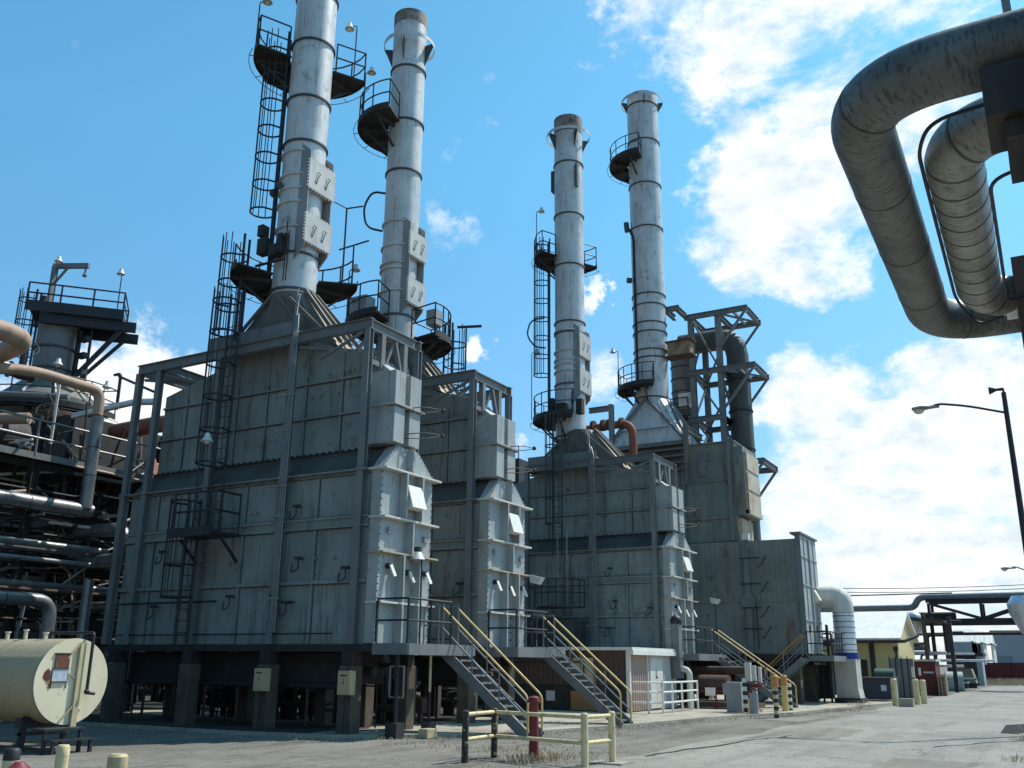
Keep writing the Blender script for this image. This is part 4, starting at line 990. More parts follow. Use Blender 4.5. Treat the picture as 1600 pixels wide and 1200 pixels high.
def Q(a, b, z): return Vector((CT[0], CT[1], z)) + PD * a + PN * b
def qbox(mb, a0, a1, b0, b1, z0, z1): mb.prism([Q(a0, b0, z0), Q(a1, b0, z0), Q(a1, b1, z0), Q(a0, b1, z0)], (0, 0, z1 - z0))
mb = MB(); qbox(mb, -1.1, 2.4, -1.05, 1.05, zpt - .05, zpt); qbox(mb, -1.12, 2.5, 1.055, 1.12, zpt - .32, zpt + .1); qbox(mb, -1.12, 2.5, -1.12, -1.055, zpt - .32, zpt + .1); qbox(mb, 2.41, 2.47, -1.05, 1.05, zpt - .3, zpt + .1)
for b_ in (.85, -.7): qbox(mb, -.6, 3.0, b_ - .1, b_ + .1, zpt - .72, zpt - .33); mb.bar(Q(.70, b_ * .4, zpt - 3.0), Q(2.5, b_, zpt - .6), .15, .15)
pl = mb.build('platform', 'black', t0)
mb = MB(); railing(mb, [Q(-1.1, 1.08, zpt), Q(.1, 1.08, zpt), Q(1.3, 1.08, zpt), Q(2.45, 1.08, zpt), Q(2.45, -1.08, zpt), Q(.6, -1.08, zpt), Q(-1.1, -1.08, zpt)], .85, .035, (.5,)); mb.build('railing', 'black', pl)
mb = MB(); pe = Q(-.45, .2, zpt + 2.0); pf = pe + RT * 1.4; mb.bar(Q(-.45, .2, zpt), pe, .16, .16).bar(pe - Vector((.08, 0, 0)), pf, .16, .2).bar(pe + Vector((0, 0, -.9)), pe + RT * .6, .08, .08).tube([pf - RT * .12, pf - RT * .12 + Vector((0, 0, -.35))], .04, 6).ball(pf - RT * .12 + Vector((0, 0, -.42)), .1, 8); mb.build('davit', 'frame', t0)
mb = MB(); mb.box(CT[0] - .1, CT[1] - .9, zpt, CT[0] + .1, CT[1] - .7, zpt + .5).ball(Q(1.0, 0, zpt + .2), .3, 8, 1.6, 1, .8); mb.build('valve_gear', 'dark', t0)
flood(t0, Q(2.2, .9, zpt), 1.55, (.3, -.3, 0)); flood(t0, Q(-.2, .9, zpt), 1.75, (.4, -.3, 0))
mb = MB(); ladder(mb, CT[0] - RT.x * 1.0, CT[1] - RT.y * 1.0, zb + .3, zpt, (-.8, -.6, 0), cage=zb + 2.5, r=.045); mb.build('caged_ladder', 'black', t0)
mb = MB(); xr_ = CT[0] + .80; yg = YL + .45; mb.bar((xr_, yg, zb), (xr_, yg, zpt - .7), .14, .14); mb.bar((xr_ + .45, yg + .2, zb), (xr_ + .45, yg + .2, zpt - .7), .08, .08)
for i in range(4): mb.box(xr_ + .05, yg - .05, zpt - 1.2 - i * .7, xr_ + .5, yg + .2, zpt - 1.0 - i * .7)
mb.build('pipe_guide', 'black', t0)
platform_part(t0, CT, 1.95, 2.9, R(190), R(385), zb - .55, None, 'ring_platform')
# furnace block that carries it, enlarged to darken the rack, and the frame round it
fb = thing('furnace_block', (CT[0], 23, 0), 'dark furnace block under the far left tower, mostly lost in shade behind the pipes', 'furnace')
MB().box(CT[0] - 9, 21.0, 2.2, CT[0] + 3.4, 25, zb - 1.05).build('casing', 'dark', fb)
mb = MB()
for x in (-3.8, -1, 1.4, 3.2): mb.box(CT[0] + x - .2, 20.8, 0, CT[0] + x + .2, 21.2, 2.19); mb.box(CT[0] + x - .1, 20.86, 2.2, CT[0] + x + .1, 20.99, zb - 1.1)
mb.build('leg', 'dark', fb)
# pipe rack running beside the road direction
rk = thing('pipe_rack', (-28.5, 18, 0), 'dark three level steel pipe rack crowded with pipes, left of the nearest furnace', 'rack')
for yy in (9.2, 13.4, 17.2, 21.6, 25.6):
    for x in (-26.6, -31.2): MB().ibeam((x, yy, 0), (x, yy, 8.9), .22, .24, (0, 1, 0)).build('column', 'dark', rk)
    for z in (2.95, 4.55, 5.85, 7.35): MB().ibeam((-26.5, yy, z), (-31.1, yy, z), .18, .24).build('cross_beam', 'dark', rk)
for z in (3.0, 4.6, 5.9, 7.4):
    for x in (-26.75, -31.35): MB().ibeam((x, 9.1, z), (x, 25.8, z), .14, .22).build('long_beam', 'dark', rk)
MB().box(-31.2, 13.5, 7.56, -26.4, 25.7, 7.60).box(-31, 9, 4.76, -28.3, 25.6, 4.79).build('deck', 'dark', rk)  # upper plate is the railed deck, lower one added to shade the rack
MB().box(-26.42, 13.4, 7.50, -26.35, 25.8, 7.70).build('deck_edge', 'galv', rk)
mb = MB(); railing(mb, [(-26.36, 13.5 + i * 1.75, 7.6) for i in range(8)], 1.1, .035, (.5,)); mb.build('railing', 'galv', rk)
GP = 'long pipes on the rack'
def pipe(name, pts, r, m, label, group=None, rad=None, bands=0, n=14):
    pts = [Vector(p) for p in pts]; rad = rad or r * 3
    o = tag(MB().tube(bend(pts, rad) if len(pts) > 2 else pts, r, n).build(name, m, None, True), label, 'pipe', group)
    if bands:
        mb = MB()
        for a, b in zip(pts[:-1], pts[1:]):
            L_ = (b - a).length; d = (b - a).normalized(); k = int((L_ - 2 * rad) / bands)
            for i in range(max(0, k)): q = a + d * (rad + bands * (i + .5)); mb.tube([q, q + d * .035], r * 1.03, n)
        if mb.v: mb.build('jacket_band', 'band', o)
    return o
def yl(u, v, x, y0, y1):
    z = atx(u, v, x).z; return [(x, y0, z), (x, y1, z)]
pipe('pipe', yl(60, 786, -26.0, 8, 18.9), .22, 'alu', 'fat grey jacketed pipe running along the rack just under the railed deck', GP, bands=1.8)
pipe('pipe', yl(60, 850, -25.9, 8, 19.6), .11, 'alu', 'bright silver pipe catching the sun along the middle of the rack', GP)
pipe('pipe', yl(60, 858, -26.3, 8, 19.8), .09, 'alu', 'thin grey pipe just below the bright silver one', GP)
pipe('pipe', yl(60, 874, -25.9, 8, 19.2), .07, 'galv', 'thinnest bare pipe in the middle of the rack', GP)
pipe('pipe', yl(60, 914, -26.2, 8, 20.2), .11, 'alu', 'silver pipe low on the rack behind the cream tank', GP)
pipe('pipe', yl(60, 922, -25.8, 8, 20.2), .05, 'rustdark', 'thin rusty pipe low on the rack beside the silver one', GP)
zv = atx(148, 650, -25.9).z; zv0 = atx(131, 797, -25.9).z
pv = pipe('riser_pipe', [(-25.9, 18.63, zv0 + .05), (-25.9, 18.63, zv)], .19, 'alu', 'upright grey jacketed pipe at the end of the railed deck', bands=.9)
zb1 = atx(100, 594, -25.9).z
pipe('beige_pipe', [(-25.9, 11, zb1 - 1.3), (-25.9, 14.6, zb1 - .35), (-25.9, 16.1, zb1 + .02), (-25.9, 18.60, zb1 - .02), (-25.9, 18.60, zv + .05)], .165, 'beige_pipe', 'slim beige pipe arching over and turning down onto the upright grey pipe', rad=.9)
z5 = atx(20, 532, -25.0).z
pipe('beige_bend', [(-25.0, 10, z5 + .2), (-25.0, 15.45, z5 + .18), (-27.5, 15.5, z5 - .1), (-29.5, 12.2, z5 - .4)], .29, 'beige_pipe', 'fat beige pipe elbow poking in from the left edge, high up', rad=.8, n=20)
pipe('pipe', [(-27.2, 10, 10.6), (-26.6, 16.4, 10.15)], .10, 'alu', 'short white topped pipe between the two beige pipes at the left edge')
zz1, zz2 = atx(150, 822, -25.2).z, atx(150, 872, -25.2).z
pipe('expansion_loop', [(-27.0, 19.3, zz1), (-24.9, 19.4, zz1), (-24.9, 19.4, zz2), (-27.2, 19.3, zz2)], .21, 'alu', 'grey jacketed pipe loop shaped like a staple beside the furnace', rad=.42, bands=.8)
zt1 = atx(112, 904, -25.2).z
pipe('riser_pipe', [(-25.2, 18.6, 0.1), (-25.2, 18.6, zt1)], .15, 'alu', 'tallest of the grey uprights behind the cream tank', bands=1.1)
pipe('riser_pipe', [(-25.4, 9, 3.35), (-25.4, 17.6, 3.3), (-25.4, 17.6, 0.1)], .19, 'alu', 'grey pipe running from the left edge and turning straight down behind the cream tank', rad=.5, bands=1.2)
pipe('riser_pipe', [(-27.5, 20.2, 3.3), (-25.0, 20.3, 3.3), (-24.4, 19.55, 2.8), (-24.4, 19.55, .1)], .16, 'alu', 'grey pipe with a slanting shoulder nearest the furnace leg', rad=.35)
pipe('pipe', [(-30, 22.4, 9.9), (-26.4, 21.5, 9.6), (-24.1, 21.0, 9.25)], .3, 'orange_brown', 'rust brown pipe entering the furnace under its left roof frame')
pipe('pipe', [(-30, 20.6, 10.1), (-25.5, 19.6, 9.8), (-24.0, 19.3, 9.55)], .11, 'alu_bright', 'bright white pipe above the rust brown one at the furnace roof')
pipe('pipe', [(-31.5, 16.5, 10.2), (-27.5, 18.6, 10.0)], .09, 'galv', 'thin grey pipe slanting below the far left tower platform')
pipe('pipe', [(-31, 15.3, 8.85), (-27.4, 17.3, 8.95)], .18, 'beige_pipe', 'beige pipe with a black valve wheel above the railed deck')
dv = tag(MB().bar((-26.4, 21.2, 8.2), (-25.0, 20.7, 6.8), .32, .32).build('slanted_strut', 'orange_brown'), 'rust brown slanted strut against the left end of the furnace', 'strut')
# more of the tangle deep in the rack: pumps, exchangers, uprights
random.seed(21)
ex = [(-28.4, 15.5, 6.55, .55, 6.0, 'dark heat exchanger drum under the railed deck'), (-29.5, 16.0, 8.6, .75, 5.0, 'dark drum standing on the railed deck'), (-29.0, 14, 3.75, .5, 7.0, 'lower dark exchanger drum in the rack'), (-29.0, 16, 1.3, .8, 7.0, 'dark drum on the ground under the rack')]
for (x, y, z, r, L_, lb) in ex:
    t = thing('exchanger_drum', (x, y, z), lb, 'drum'); MB().tube([(x, y - L_ / 2 - .15, z), (x, y - L_ / 2, z), (x, y + L_ / 2, z), (x, y + L_ / 2 + .15, z)], [r * .7, r, r, r * .7], 20).build('shell', 'dark', t, True)
    MB().ring((0, 0, 0), 0, 0, 0, 0, 3) if False else None
    mb = MB()
    for yy in (y - L_ / 2, y + L_ / 2): mb.tube([(x, yy - .07, z), (x, yy + .07, z)], r * 1.15, 20)
    mb.build('flange', 'rustdark', t); mb = MB()
    for yy in (y - L_ / 3, y + L_ / 3): mb.box(x - r * .7, yy - .1, z - r - .25, x + r * .7, yy + .1, z - r * .5)
    mb.build('saddle', 'dark', t)
def vwheel(mb, c, r, ax):
    c = Vector(c); ax = Vector(ax).normalized(); a, b = frame_for(ax)
    mb.tube([c + (a * math.cos(t) + b * math.sin(t)) * r for t in [2 * PI * i / 14 for i in range(14)]], .022, 5, closed=True)
    for i in range(3): t = PI * i / 3; mb.tube([c - (a * math.cos(t) + b * math.sin(t)) * r, c + (a * math.cos(t) + b * math.sin(t)) * r], .016, 4)
def valve(loc, r, label, m='dark'):
    t = thing('valve', loc, label, 'valve'); x, y, z = loc
    MB().tube([(x, y - r, z), (x, y - r * .8, z), (x, y, z), (x, y + r * .8, z), (x, y + r, z)], [r * .7, r * .5, r * .62, r * .5, r * .7], 12).tube([(x, y, z), (x, y, z + r * 2)], r * .25, 8).build('body', m, t, True)
    mb = MB(); vwheel(mb, (x, y, z + r * 2), r * 1.1, (.6, -.5, .5)); mb.build('handwheel', m, t)
valve((-27.0, 17.6, 8.6), .3, 'black valve with a spoked wheel on the beige pipe above the deck'); valve((-28.6, 17.5, 10.7), .4, 'cluster valve at the foot of the far left tower cone', 'black')
valve((-26.6, 19.6, 6.2), .25, 'small valve beside the upright grey pipe'); valve((-26.0, 20.5, 5.2), .22, 'small valve low beside the staple shaped loop', 'rustdark')
tg = thing('tubing_bank', (-27.5, 18, 0), 'tangle of thin tubes, fittings and uprights filling the rack', 'tubing')
mats = ['dark', 'rustdark', 'galv', 'dark', 'beige_pipe', 'offwhite']
for k in range(18):
    mb = MB()
    for _ in range(24):
        x, y, z = random.uniform(-30.5, -26.2), random.uniform(11, 25), random.uniform(.8, 8.2); t = random.random(); r = random.uniform(.018, .06)
        if t < .4: mb.tube(bend([(x, y, z), (x, y + random.uniform(.6, 3), z), (x + random.uniform(-.2, .6), y + 3.1, z + random.uniform(-1, 1))], .2), r, 6)
        elif t < .75: mb.tube(bend([(x, y, z), (x, y, z + random.uniform(.6, 2)), (x + random.uniform(-1, .6), y, z + 2.1)], .2), r, 6)
        else: mb.tube([(x, y, z), (x + random.uniform(.6, 1.8), y, z)], r, 6); mb.tube([(x + .3, y, z), (x + .4, y, z)], r * 2, 8)
    mb.build('tube', mats[k % 6], tg)
lp = thing('flood_lamp', (-27, 18, 9), 'white bell floodlight in front of the far left tower', 'lamp'); q = aty(78, 640, 19.0); flood(lp, q, aty(78, 578, 19.0).z - q.z, (.1, -.05, 0))
lp = thing('flood_lamp', (-24.4, 20, 9), 'white box floodlight by the bend of the slim beige pipe', 'lamp'); q = aty(157, 650, 20.0); flood(lp, q, .9, (.6, -.2, 0))
mb = MB(); q = aty(182, 640, 22); mb.tube(bend([q, aty(189, 584, 22), aty(179, 586, 22)], .15), .06, 6).tube([aty(186, 588, 22), aty(240, 612, 21)], .05, 6); tag(mb.build('vent_pipe', 'black'), 'thin black vent pipe with a hooked head against the cloud', 'pipe')

# dark blocks added beyond to darken what shows through the gaps
random.seed(33)
for k, (x0, x1, y0, y1, h, lb) in enumerate(((-60, -36, 34, 40, 7.5, 'low dark block added to darken the gaps behind the left pipe rack'), (-35, -20.5, 52, 56, 6.0, 'low dark block added to darken the view between the piers behind the third furnace'), (-90, -62, 30, 50, 6.5, 'farthest dark block added to darken the gap at the left edge behind the tank'))):
    t = thing('gap_darkening_block', ((x0 + x1) / 2, y0, 0), lb, 'backdrop'); mb = MB().box(x0, y0, .1, x1, y1, h); 
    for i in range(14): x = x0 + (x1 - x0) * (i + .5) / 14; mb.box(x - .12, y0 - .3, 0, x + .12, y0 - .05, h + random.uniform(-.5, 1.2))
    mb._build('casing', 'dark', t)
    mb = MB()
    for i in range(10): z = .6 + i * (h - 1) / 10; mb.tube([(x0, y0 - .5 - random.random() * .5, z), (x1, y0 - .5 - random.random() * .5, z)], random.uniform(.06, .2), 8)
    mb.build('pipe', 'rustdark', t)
# ------------------------------------------------------------------ piers and what stands under the furnaces
GPI = 'concrete piers under the furnaces'
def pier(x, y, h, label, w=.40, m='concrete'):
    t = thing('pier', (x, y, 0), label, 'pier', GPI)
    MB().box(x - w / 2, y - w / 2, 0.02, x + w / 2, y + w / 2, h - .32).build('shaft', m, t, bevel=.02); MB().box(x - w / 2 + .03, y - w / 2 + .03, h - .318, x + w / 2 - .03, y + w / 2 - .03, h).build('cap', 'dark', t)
nm = ['leftmost', 'second from left', 'middle', 'fourth from left', 'right hand corner']
for fy, who, h, dx in ((18.44, 'nearest furnace', 1.92, 0), (23.64, 'second furnace', 1.92, 0), (37.0, 'third furnace', 1.9, .7)):
    d = 2.1 if fy < 30 else 2.6
    for i, x in enumerate((-23.3, -20.35, -17.55, -16.2, -14.9)):
        if i != 3: pier(x + dx, fy, h, 'front row concrete pier, %s, under the %s' % (nm[i], who))
        pier(x + dx + .1, fy + d, h, 'back row concrete pier, %s, under the %s' % (nm[i], who), .36)
for i, x in enumerate((-19, -16, -13.2, -10.8)): pier(x, 45.1, 2.0, 'front concrete pier, %s, under the rust streaked heater' % nm[i if i < 3 else 4], .6); pier(x, 47.9, 2.0, 'back concrete pier, %s, under the rust streaked heater' % nm[i if i < 3 else 4], .6)
# burner headers below the floors
for k, (fy, dx, lb) in enumerate(((19.5, 0, 'nearest furnace'), (24.7, 0, 'second furnace'), (38.3, .7, 'third furnace'), (46.4, 3.0, 'rust streaked heater'))):
    t = thing('burner_header', (-19 + dx, fy, 1.2), 'dark burner header and pipes slung under the %s' % lb, 'burner')
    mb = MB(); mb.tube([(-23.5 + dx, fy, 1.45), (-15 + dx, fy, 1.45)], .12, 10).tube([(-23.5 + dx, fy - .5, 1.1), (-15.2 + dx, fy - .5, 1.1)], .07, 8).tube([(-23.5 + dx, fy + .6, 1.6), (-14.8 + dx, fy + .6, 1.6)], .06, 8); mb.build('header', 'dark', t); MB().box(-23.3 + dx, fy - .45, 1.15, -15.3 + dx, fy + .75, 1.9).build('windbox', 'dark', t)
    for i in range(7):
        x = -23 + dx + i * 1.2; MB().lathe((x, fy, 0), [(0, 1.5), (.26, 1.5), (.3, 2.0), (.0, 2.0)], 12).tube(bend([(x, fy, 1.5), (x, fy, 1.1), (x, fy - .5, 1.1)], .15), .045, 6).tube([(x + .3, fy - .5, .15), (x + .3, fy - .5, 1.1)], .04, 6).build('burner', 'rustdark', t)
    mb = MB()
    for i in range(10): x, y, z = random.uniform(-23, -15) + dx, fy + random.uniform(-.9, .9), random.uniform(.1, 1.3); mb.tube(bend([(x, y, .1), (x, y, z), (x + random.uniform(-.8, .8), y, z)], .1), random.uniform(.02, .05), 6)
    mb.build('small_pipe', 'dark', t)
for (u, v, lb, yy) in ((405, 1062, 'cream electrical box hung on the middle front pier of the nearest furnace', 18.0), (537, 1067, 'cream electrical box hung on the corner pier of the nearest furnace', 18.0)):
    c = aty(u, v, yy); t = thing('electrical_box', c, lb, 'box', 'cream electrical boxes on the piers'); w, h = .19, .27
    MB().box(c.x - w, yy, c.z - h, c.x + w, yy + .2, c.z + h).build('case', 'cream_box', t, bevel=.01); MB().box(c.x - w + .02, yy - .015, c.z - h + .02, c.x + w - .02, yy - .001, c.z + h - .02).build('door', 'cream_box', t)
    MB().box(c.x - w + .09, yy - .02, c.z + h - .12, c.x + w - .1, yy - .016, c.z + h - .09).box(c.x - .015, yy - .02, c.z + .05, c.x + .015, yy - .016, c.z + .08).box(c.x - .02, yy - .02, c.z - .02, c.x + .02, yy - .016, c.z + .02).build('name_strip', 'black', t); MB().tube([(c.x, yy + .1, c.z - h), (c.x, yy + .1, .1)], .03, 6).build('conduit', 'dark', t)
# dark valve and pipe shapes added behind the piers to deepen the shade
random.seed(11)
for (x0, x1, y0, lb) in ((-23.5, -15.6, 21.6, 'dark crowd of stub pipes added to deepen the shade behind the nearest furnace'), (-23.5, -16.0, 26.7, 'dark crowd of stub pipes added to deepen the shade behind the second furnace'), (-34, -24.5, 27.5, 'dark crowd of stub pipes added to deepen the shade behind the left pipe rack')):
    t = thing('shade_filler_pipes', ((x0 + x1) / 2, y0, .07), lb, 'filler')
    for k, m_ in enumerate(('dark', 'dark', 'rustdark')):
        mb = MB(); mb.tube([(x0, y0 + k * .35, .5 + k * .32), (x1, y0 + k * .35, .5 + k * .32)], .10 - k * .02, 8)
        for _ in range(26):
            x = random.uniform(x0, x1); y = y0 + k * .35 + random.uniform(-.25, .25); h = random.uniform(.6, 1.9); mb.tube(bend([(x, y, .08), (x, y, h), (x + random.uniform(-.5, .5), y, h + .05)], .1), random.uniform(.03, .09), 6)
            if random.random() < .5: mb.box(x - .13, y - .12, h * .5, x + .13, y + .12, h * .5 + random.uniform(.2, .45))
        mb._build('pipework', m_, t)
# posts in front of the second row
q = atz(669, 1149); t = thing('marker_post', q, 'slim post painted pale above and dark below, on a small concrete foot', 'post'); MB().tube([q + Vector((0, 0, .2)), q + Vector((0, 0, 1.0))], .035, 8).build('lower_post', 'dark', t); MB().tube([q + Vector((0, 0, 1.0)), q + Vector((0, 0, 2.0))], .034, 8).build('upper_post', 'pale_yellow', t); MB().box(q.x - .13, q.y - .13, 0, q.x + .13, q.y + .13, .3).build('foot', 'concrete', t)
q = atz(616, 1154); t = thing('valve_post', q, 'dark post with a square frame on it beside the corner pier', 'post'); MB().tube([q, q + Vector((0, 0, 1.9))], .05, 8).build('post', 'black', t); MB().box(q.x - .16, q.y - .16, 0, q.x + .16, q.y + .16, .34).build('foot', 'dark', t); mb = MB(); 
for a, b in (((-.2, .9), (-.2, 1.6)), ((.2, .9), (.2, 1.6)), ((-.2, 1.6), (.2, 1.6)), ((-.2, .9), (.2, .9))): mb.tube([q + Vector((a[0], 0, a[1])), q + Vector((b[0], 0, b[1]))], .025, 6)
mb.build('frame', 'galv', t)
q = atz(671, 1152); a = atz(657, 1154); b = atz(687, 1153)
tag(MB().box(a.x, a.y - .1, 0, b.x, a.y + .3, .22).build('concrete_block', mat('block_yellow', (.48, .40, .22), (.30, .27, .21), 3, .9), None, bevel=.02), 'low concrete block with faded yellow paint on the slab edge', 'block')
# ------------------------------------------------------------------ stairs
def stair(xt, xf, y0, y1, zt, label, yel='yellow', axis='x', n=12):
    t = thing('stair', (xf, (y0 + y1) / 2, 0), label, 'stair', 'steel stairs')
    def P(s, y, z): return Vector((s, y, z)) if axis == 'x' else Vector((y, s, z))
    mb = MB()
    for y in (y0, y1): mb.bar(P(xt, y, zt - .12), P(xf, y, .02), .04, .25)
    mb.build('stringer', 'frame', t)
    sl = (xf - xt) / zt
    for i in range(1, n):
        z = zt * (1 - i / n); x = xt + (xf - xt) * (i / n); s = 1 if xf > xt else -1
        a, b = P(x - .11, y0 + .025, z - .02), P(x + .11, y1 - .025, z + .015); mb = MB().box(min(a.x, b.x), min(a.y, b.y), a.z, max(a.x, b.x), max(a.y, b.y), b.z)
        a, b = P(x + s * .10, y0 + .03, z - .03), P(x + s * .125, y1 - .03, z + .02); mb.box(min(a.x, b.x), min(a.y, b.y), a.z, max(a.x, b.x), max(a.y, b.y), b.z); mb.build('tread', 'galv', t)
    hr = .92
    for y in (y0 - .0, y1 + .0):
        MB().tube(bend([P(xt, y, zt + hr), P(xf, y, hr + .02), P(xf, y, .05)], .12, 4), .028, 8).build('handrail', yel, t)
        mb = MB().tube([P(xt, y, zt + .42), P(xf, y, .42)], .022, 6)
        for k in (0, .36, .68): xx = xt + (xf - xt) * k; mb.tube([P(xx, y, zt * (1 - k)), P(xx, y, zt * (1 - k) + hr)], .022, 6)
        mb.build('rail_post', 'galv', t)
    return t
def landing_rail(root, xa, xb, y, z):
    mb = MB(); railing(mb, [(xa, y, z), (xb, y, z)], 1.0, .022, (.5,)); mb.build('landing_rail', 'galv', root)
st1 = stair(-13.6, -11.15, 20.4, 21.12, 2.1, 'nearest steel stair with yellow handrails, coming down beside the red post'); landing_rail(st1, -14.2, -13.6, 20.42, 2.1); landing_rail(st1, -14.2, -13.6, 21.1, 2.1)
MB().box(-14.24, 20.38, 2.02, -13.58, 21.14, 2.10).box(-14.24, 20.36, 1.84, -13.58, 20.385, 2.12).build('top_landing', 'frame', st1)
st2 = dup(st1, (.12, 5.22, 0), 'second steel stair with yellow handrails, passing in front of the low shed')
xt3, xf3 = aty(1112, 988, 39.6).x, aty(1237, 1106, 39.6).x
st3 = stair(xt3, xf3, 39.6, 40.5, 2.2, 'third steel stair with yellow handrails, behind the black and white striped stand'); 
MB().box(xt3 - 1.0, 39.55, 2.05, xt3 + .05, 40.55, 2.13).build('top_landing', 'frame', st3); landing_rail(st3, xt3 - 1.0, xt3, 39.62, 2.13)
st4 = stair(-10.05, -12.45, 43.65, 44.4, 2.1, 'shaded steel stair with dull orange handrails, running along under the rust streaked heater', mat('orange_paint', (.42, .22, .05), (.36, .19, .05), 3, .6))
# lamp on a pole at the first landing, and its relatives
lp = thing('pole_lamp', (-13.3, 19.9, 2.1), 'white bell lamp on a slim black pole at the nearest landing', 'lamp'); q = aty(655, 1012, 19.9); q.z = 1.95; MB().tube([q, aty(659, 874, 19.9)], .025, 6).build('pole', 'black', lp); MB().box(q.x - .2, q.y - .1, q.z - .02, q.x + .2, q.y + .1, q.z).build('foot', 'galv', lp)
h = aty(651, 872, 19.9); mb = MB().lathe(h, [(.0, .17), (.12, .15), (.22, -.04), (.21, -.05), (.0, .05)], 18); sh = mb.build('lamp_shade', 'lamp_white', lp, True); MB().tube([h + Vector((0, 0, .16)), h + Vector((0, 0, .28))], .12, 12).build('ballast', 'dark', lp, True); MB().ball(h + Vector((0, 0, -.03)), .12, 10, 1, 1, .6).build('lens', 'cone_lit_rust', lp, True)
for (u, v, y, lb, d, u2, v2) in ((838, 903, 26.0, 'white lamp on a black pole at the second landing', (1, 0, 0), 836, 1000), (1117, 937, 41.0, 'small lamp on a black pole before the rust streaked heater', (-1, 0, 0), 1120, 1000)):
    q = aty(u, v, y); lp = thing('pole_lamp', (q.x, y, 2.1), lb, 'lamp'); q2 = aty(u2, v2, y); MB().tube([(q.x, y, q2.z), q], .03, 6).build('pole', 'black', lp)
    MB().prism([q + Vector((-.2, -.12, .1)), q + Vector((.25, -.12, 0)), q + Vector((.1, -.12, -.2)), q + Vector((-.15, -.12, -.15))], (0, .24, 0)).build('lamp_head', 'lamp_white', lp)
# ------------------------------------------------------------------ shed
sx0, sx1, sy0, sy1 = -19.2, -13.47, 32.1, 36.9; zr = aty(984, 1012, 32.1).z
sd = thing('equipment_shed', (-16, 34, 0), 'low corrugated shed with a white roof edge, behind the second stair', 'shed')
def corr(mb, a, b, z0, z1, out, pitch=.2, dp=.035):
    a, b, o = Vector(a), Vector(b), Vector(out); n = int((b - a).length / pitch); d = (b - a) / n; pr = []
    for i in range(n):
        for t, k in ((0, 0), (.35, 0), (.5, 1), (.85, 1)): pr.append(a + d * (i + t) + o * dp * k)
    pr.append(b); vs = [p + Vector((0, 0, z0)) for p in pr] + [p + Vector((0, 0, z1)) for p in pr]; m_ = len(pr)
    mb.add(vs, [(i, i + 1, m_ + i + 1, m_ + i) for i in range(m_ - 1)])
MB().box(sx0, sy0 + .05, .1, sx1 - .05, sy1, zr - .1).build('core_wall', 'dark', sd)
mb = MB(); corr(mb, (sx0, sy0 + .04, 0), (sx1 - .06, sy0 + .04, 0), .95, zr - .1, (0, -1, 0)); mb.build('side_siding', 'brick_tan', sd)
MB().box(sx0, sy0 - .02, .1, sx1 - .08, sy0 + .04, .93).build('side_wainscot', 'dark', sd)
ysp = sy0 + 1.75
mb = MB(); corr(mb, (sx1 - .04, sy0 + .08, 0), (sx1 - .04, ysp, 0), .1, zr - .1, (1, 0, 0)); mb.build('front_siding', 'shed_pink', sd)
mb = MB(); corr(mb, (sx1 - .04, ysp + .03, 0), (sx1 - .04, sy1, 0), .1, zr - .1, (1, 0, 0)); mb.build('front_siding', 'shed_grey', sd, )
MB().box(sx1 - .1, sy0 - .03, .1, sx1 + .04, sy0 + .07, zr - .08).box(sx1 - .03, ysp - .02, .1, sx1 + .03, ysp + .03, zr - .1).build('corner_trim', 'white', sd)
MB().box(sx0 - .15, sy0 - .16, zr - .09, sx1 + .22, sy1 + .2, zr + .02).box(sx1 + .02, sy0 - .18, zr - .24, sx1 + .25, sy1 + .22, zr - .085).build('roof', 'white', sd)
yd0, yd1 = sy0 + 1.95, sy0 + 3.15
d_ = MB().box(sx1 - .02, yd0, .15, sx1 + .05, yd1, 1.92).build('door', 'offwhite', sd); MB().box(sx1 + .051, yd0 + .5, 1.2, sx1 + .056, yd0 + .56, 1.5).box(sx1 + .051, yd0 + .561, 1.2, sx1 + .056, yd0 + .7, 1.26).build('door_mark', 'black', d_); MB().box(sx1 + .05, yd1 - .2, .95, sx1 + .1, yd1 - .12, 1.1).build('handle', 'dark', d_)
MB().box(sx1 - .0, yd0 - .08, .12, sx1 + .045, yd0 - .01, 2.0).box(sx1, yd1 + .01, .12, sx1 + .045, yd1 + .08, 2.0).box(sx1, yd0 - .09, 1.93, sx1 + .044, yd1 + .09, 2.01).build('door_frame', 'shed_grey', sd)
p, q = aty(896, 1066, sy0), aty(927, 1028, sy0); MB().box(p.x, sy0 - .05, .95, q.x, sy0 + .02, q.z).build('side_door', 'cream_box', sd)
p, q = aty(893, 1108, sy0), aty(925, 1080, sy0); MB().box(p.x, sy0 - .07, .1, q.x + .2, sy0 - .03, q.z).build('plywood_board', 'wood', sd)
p = aty(862, 1088, sy0); MB().box(p.x - .2, sy0 - .06, p.z - .15, p.x + .15, sy0 - .03, p.z + .2).build('notice', 'offwhite', sd)
mb = MB(); mb.tube([(sx0 + .2, sy0 - .08, 1.75), (-15.2, sy0 - .08, 1.75)], .03, 6).tube([(-15.2, sy0 - .08, 1.75), (-15.2, sy0 - .08, .95)], .03, 6); mb.build('conduit', 'dark', sd)
gr = thing('guard_rail', (-12.6, 33.5, 0), 'white tube guard rail wrapped round the shed front', 'rail'); mb = MB()
gp = [(-13.3, 32.0, .07), (-12.75, 32.05, .07), (-12.35, 32.4, .07), (-12.3, 33.2, .07), (-12.3, 34.2, .07), (-12.35, 35.3, .07), (-12.4, 36.2, .07)]
for i, p in enumerate(gp[1:]): MB().tube([p, Vector(p) + Vector((0, 0, 1.05))], .04, 8).build('post', 'white', gr)
for k in (.35, .7, 1.02): MB().tube([Vector(p) + Vector((0, 0, k)) for p in gp], .035, 8).build('bar', 'white', gr)
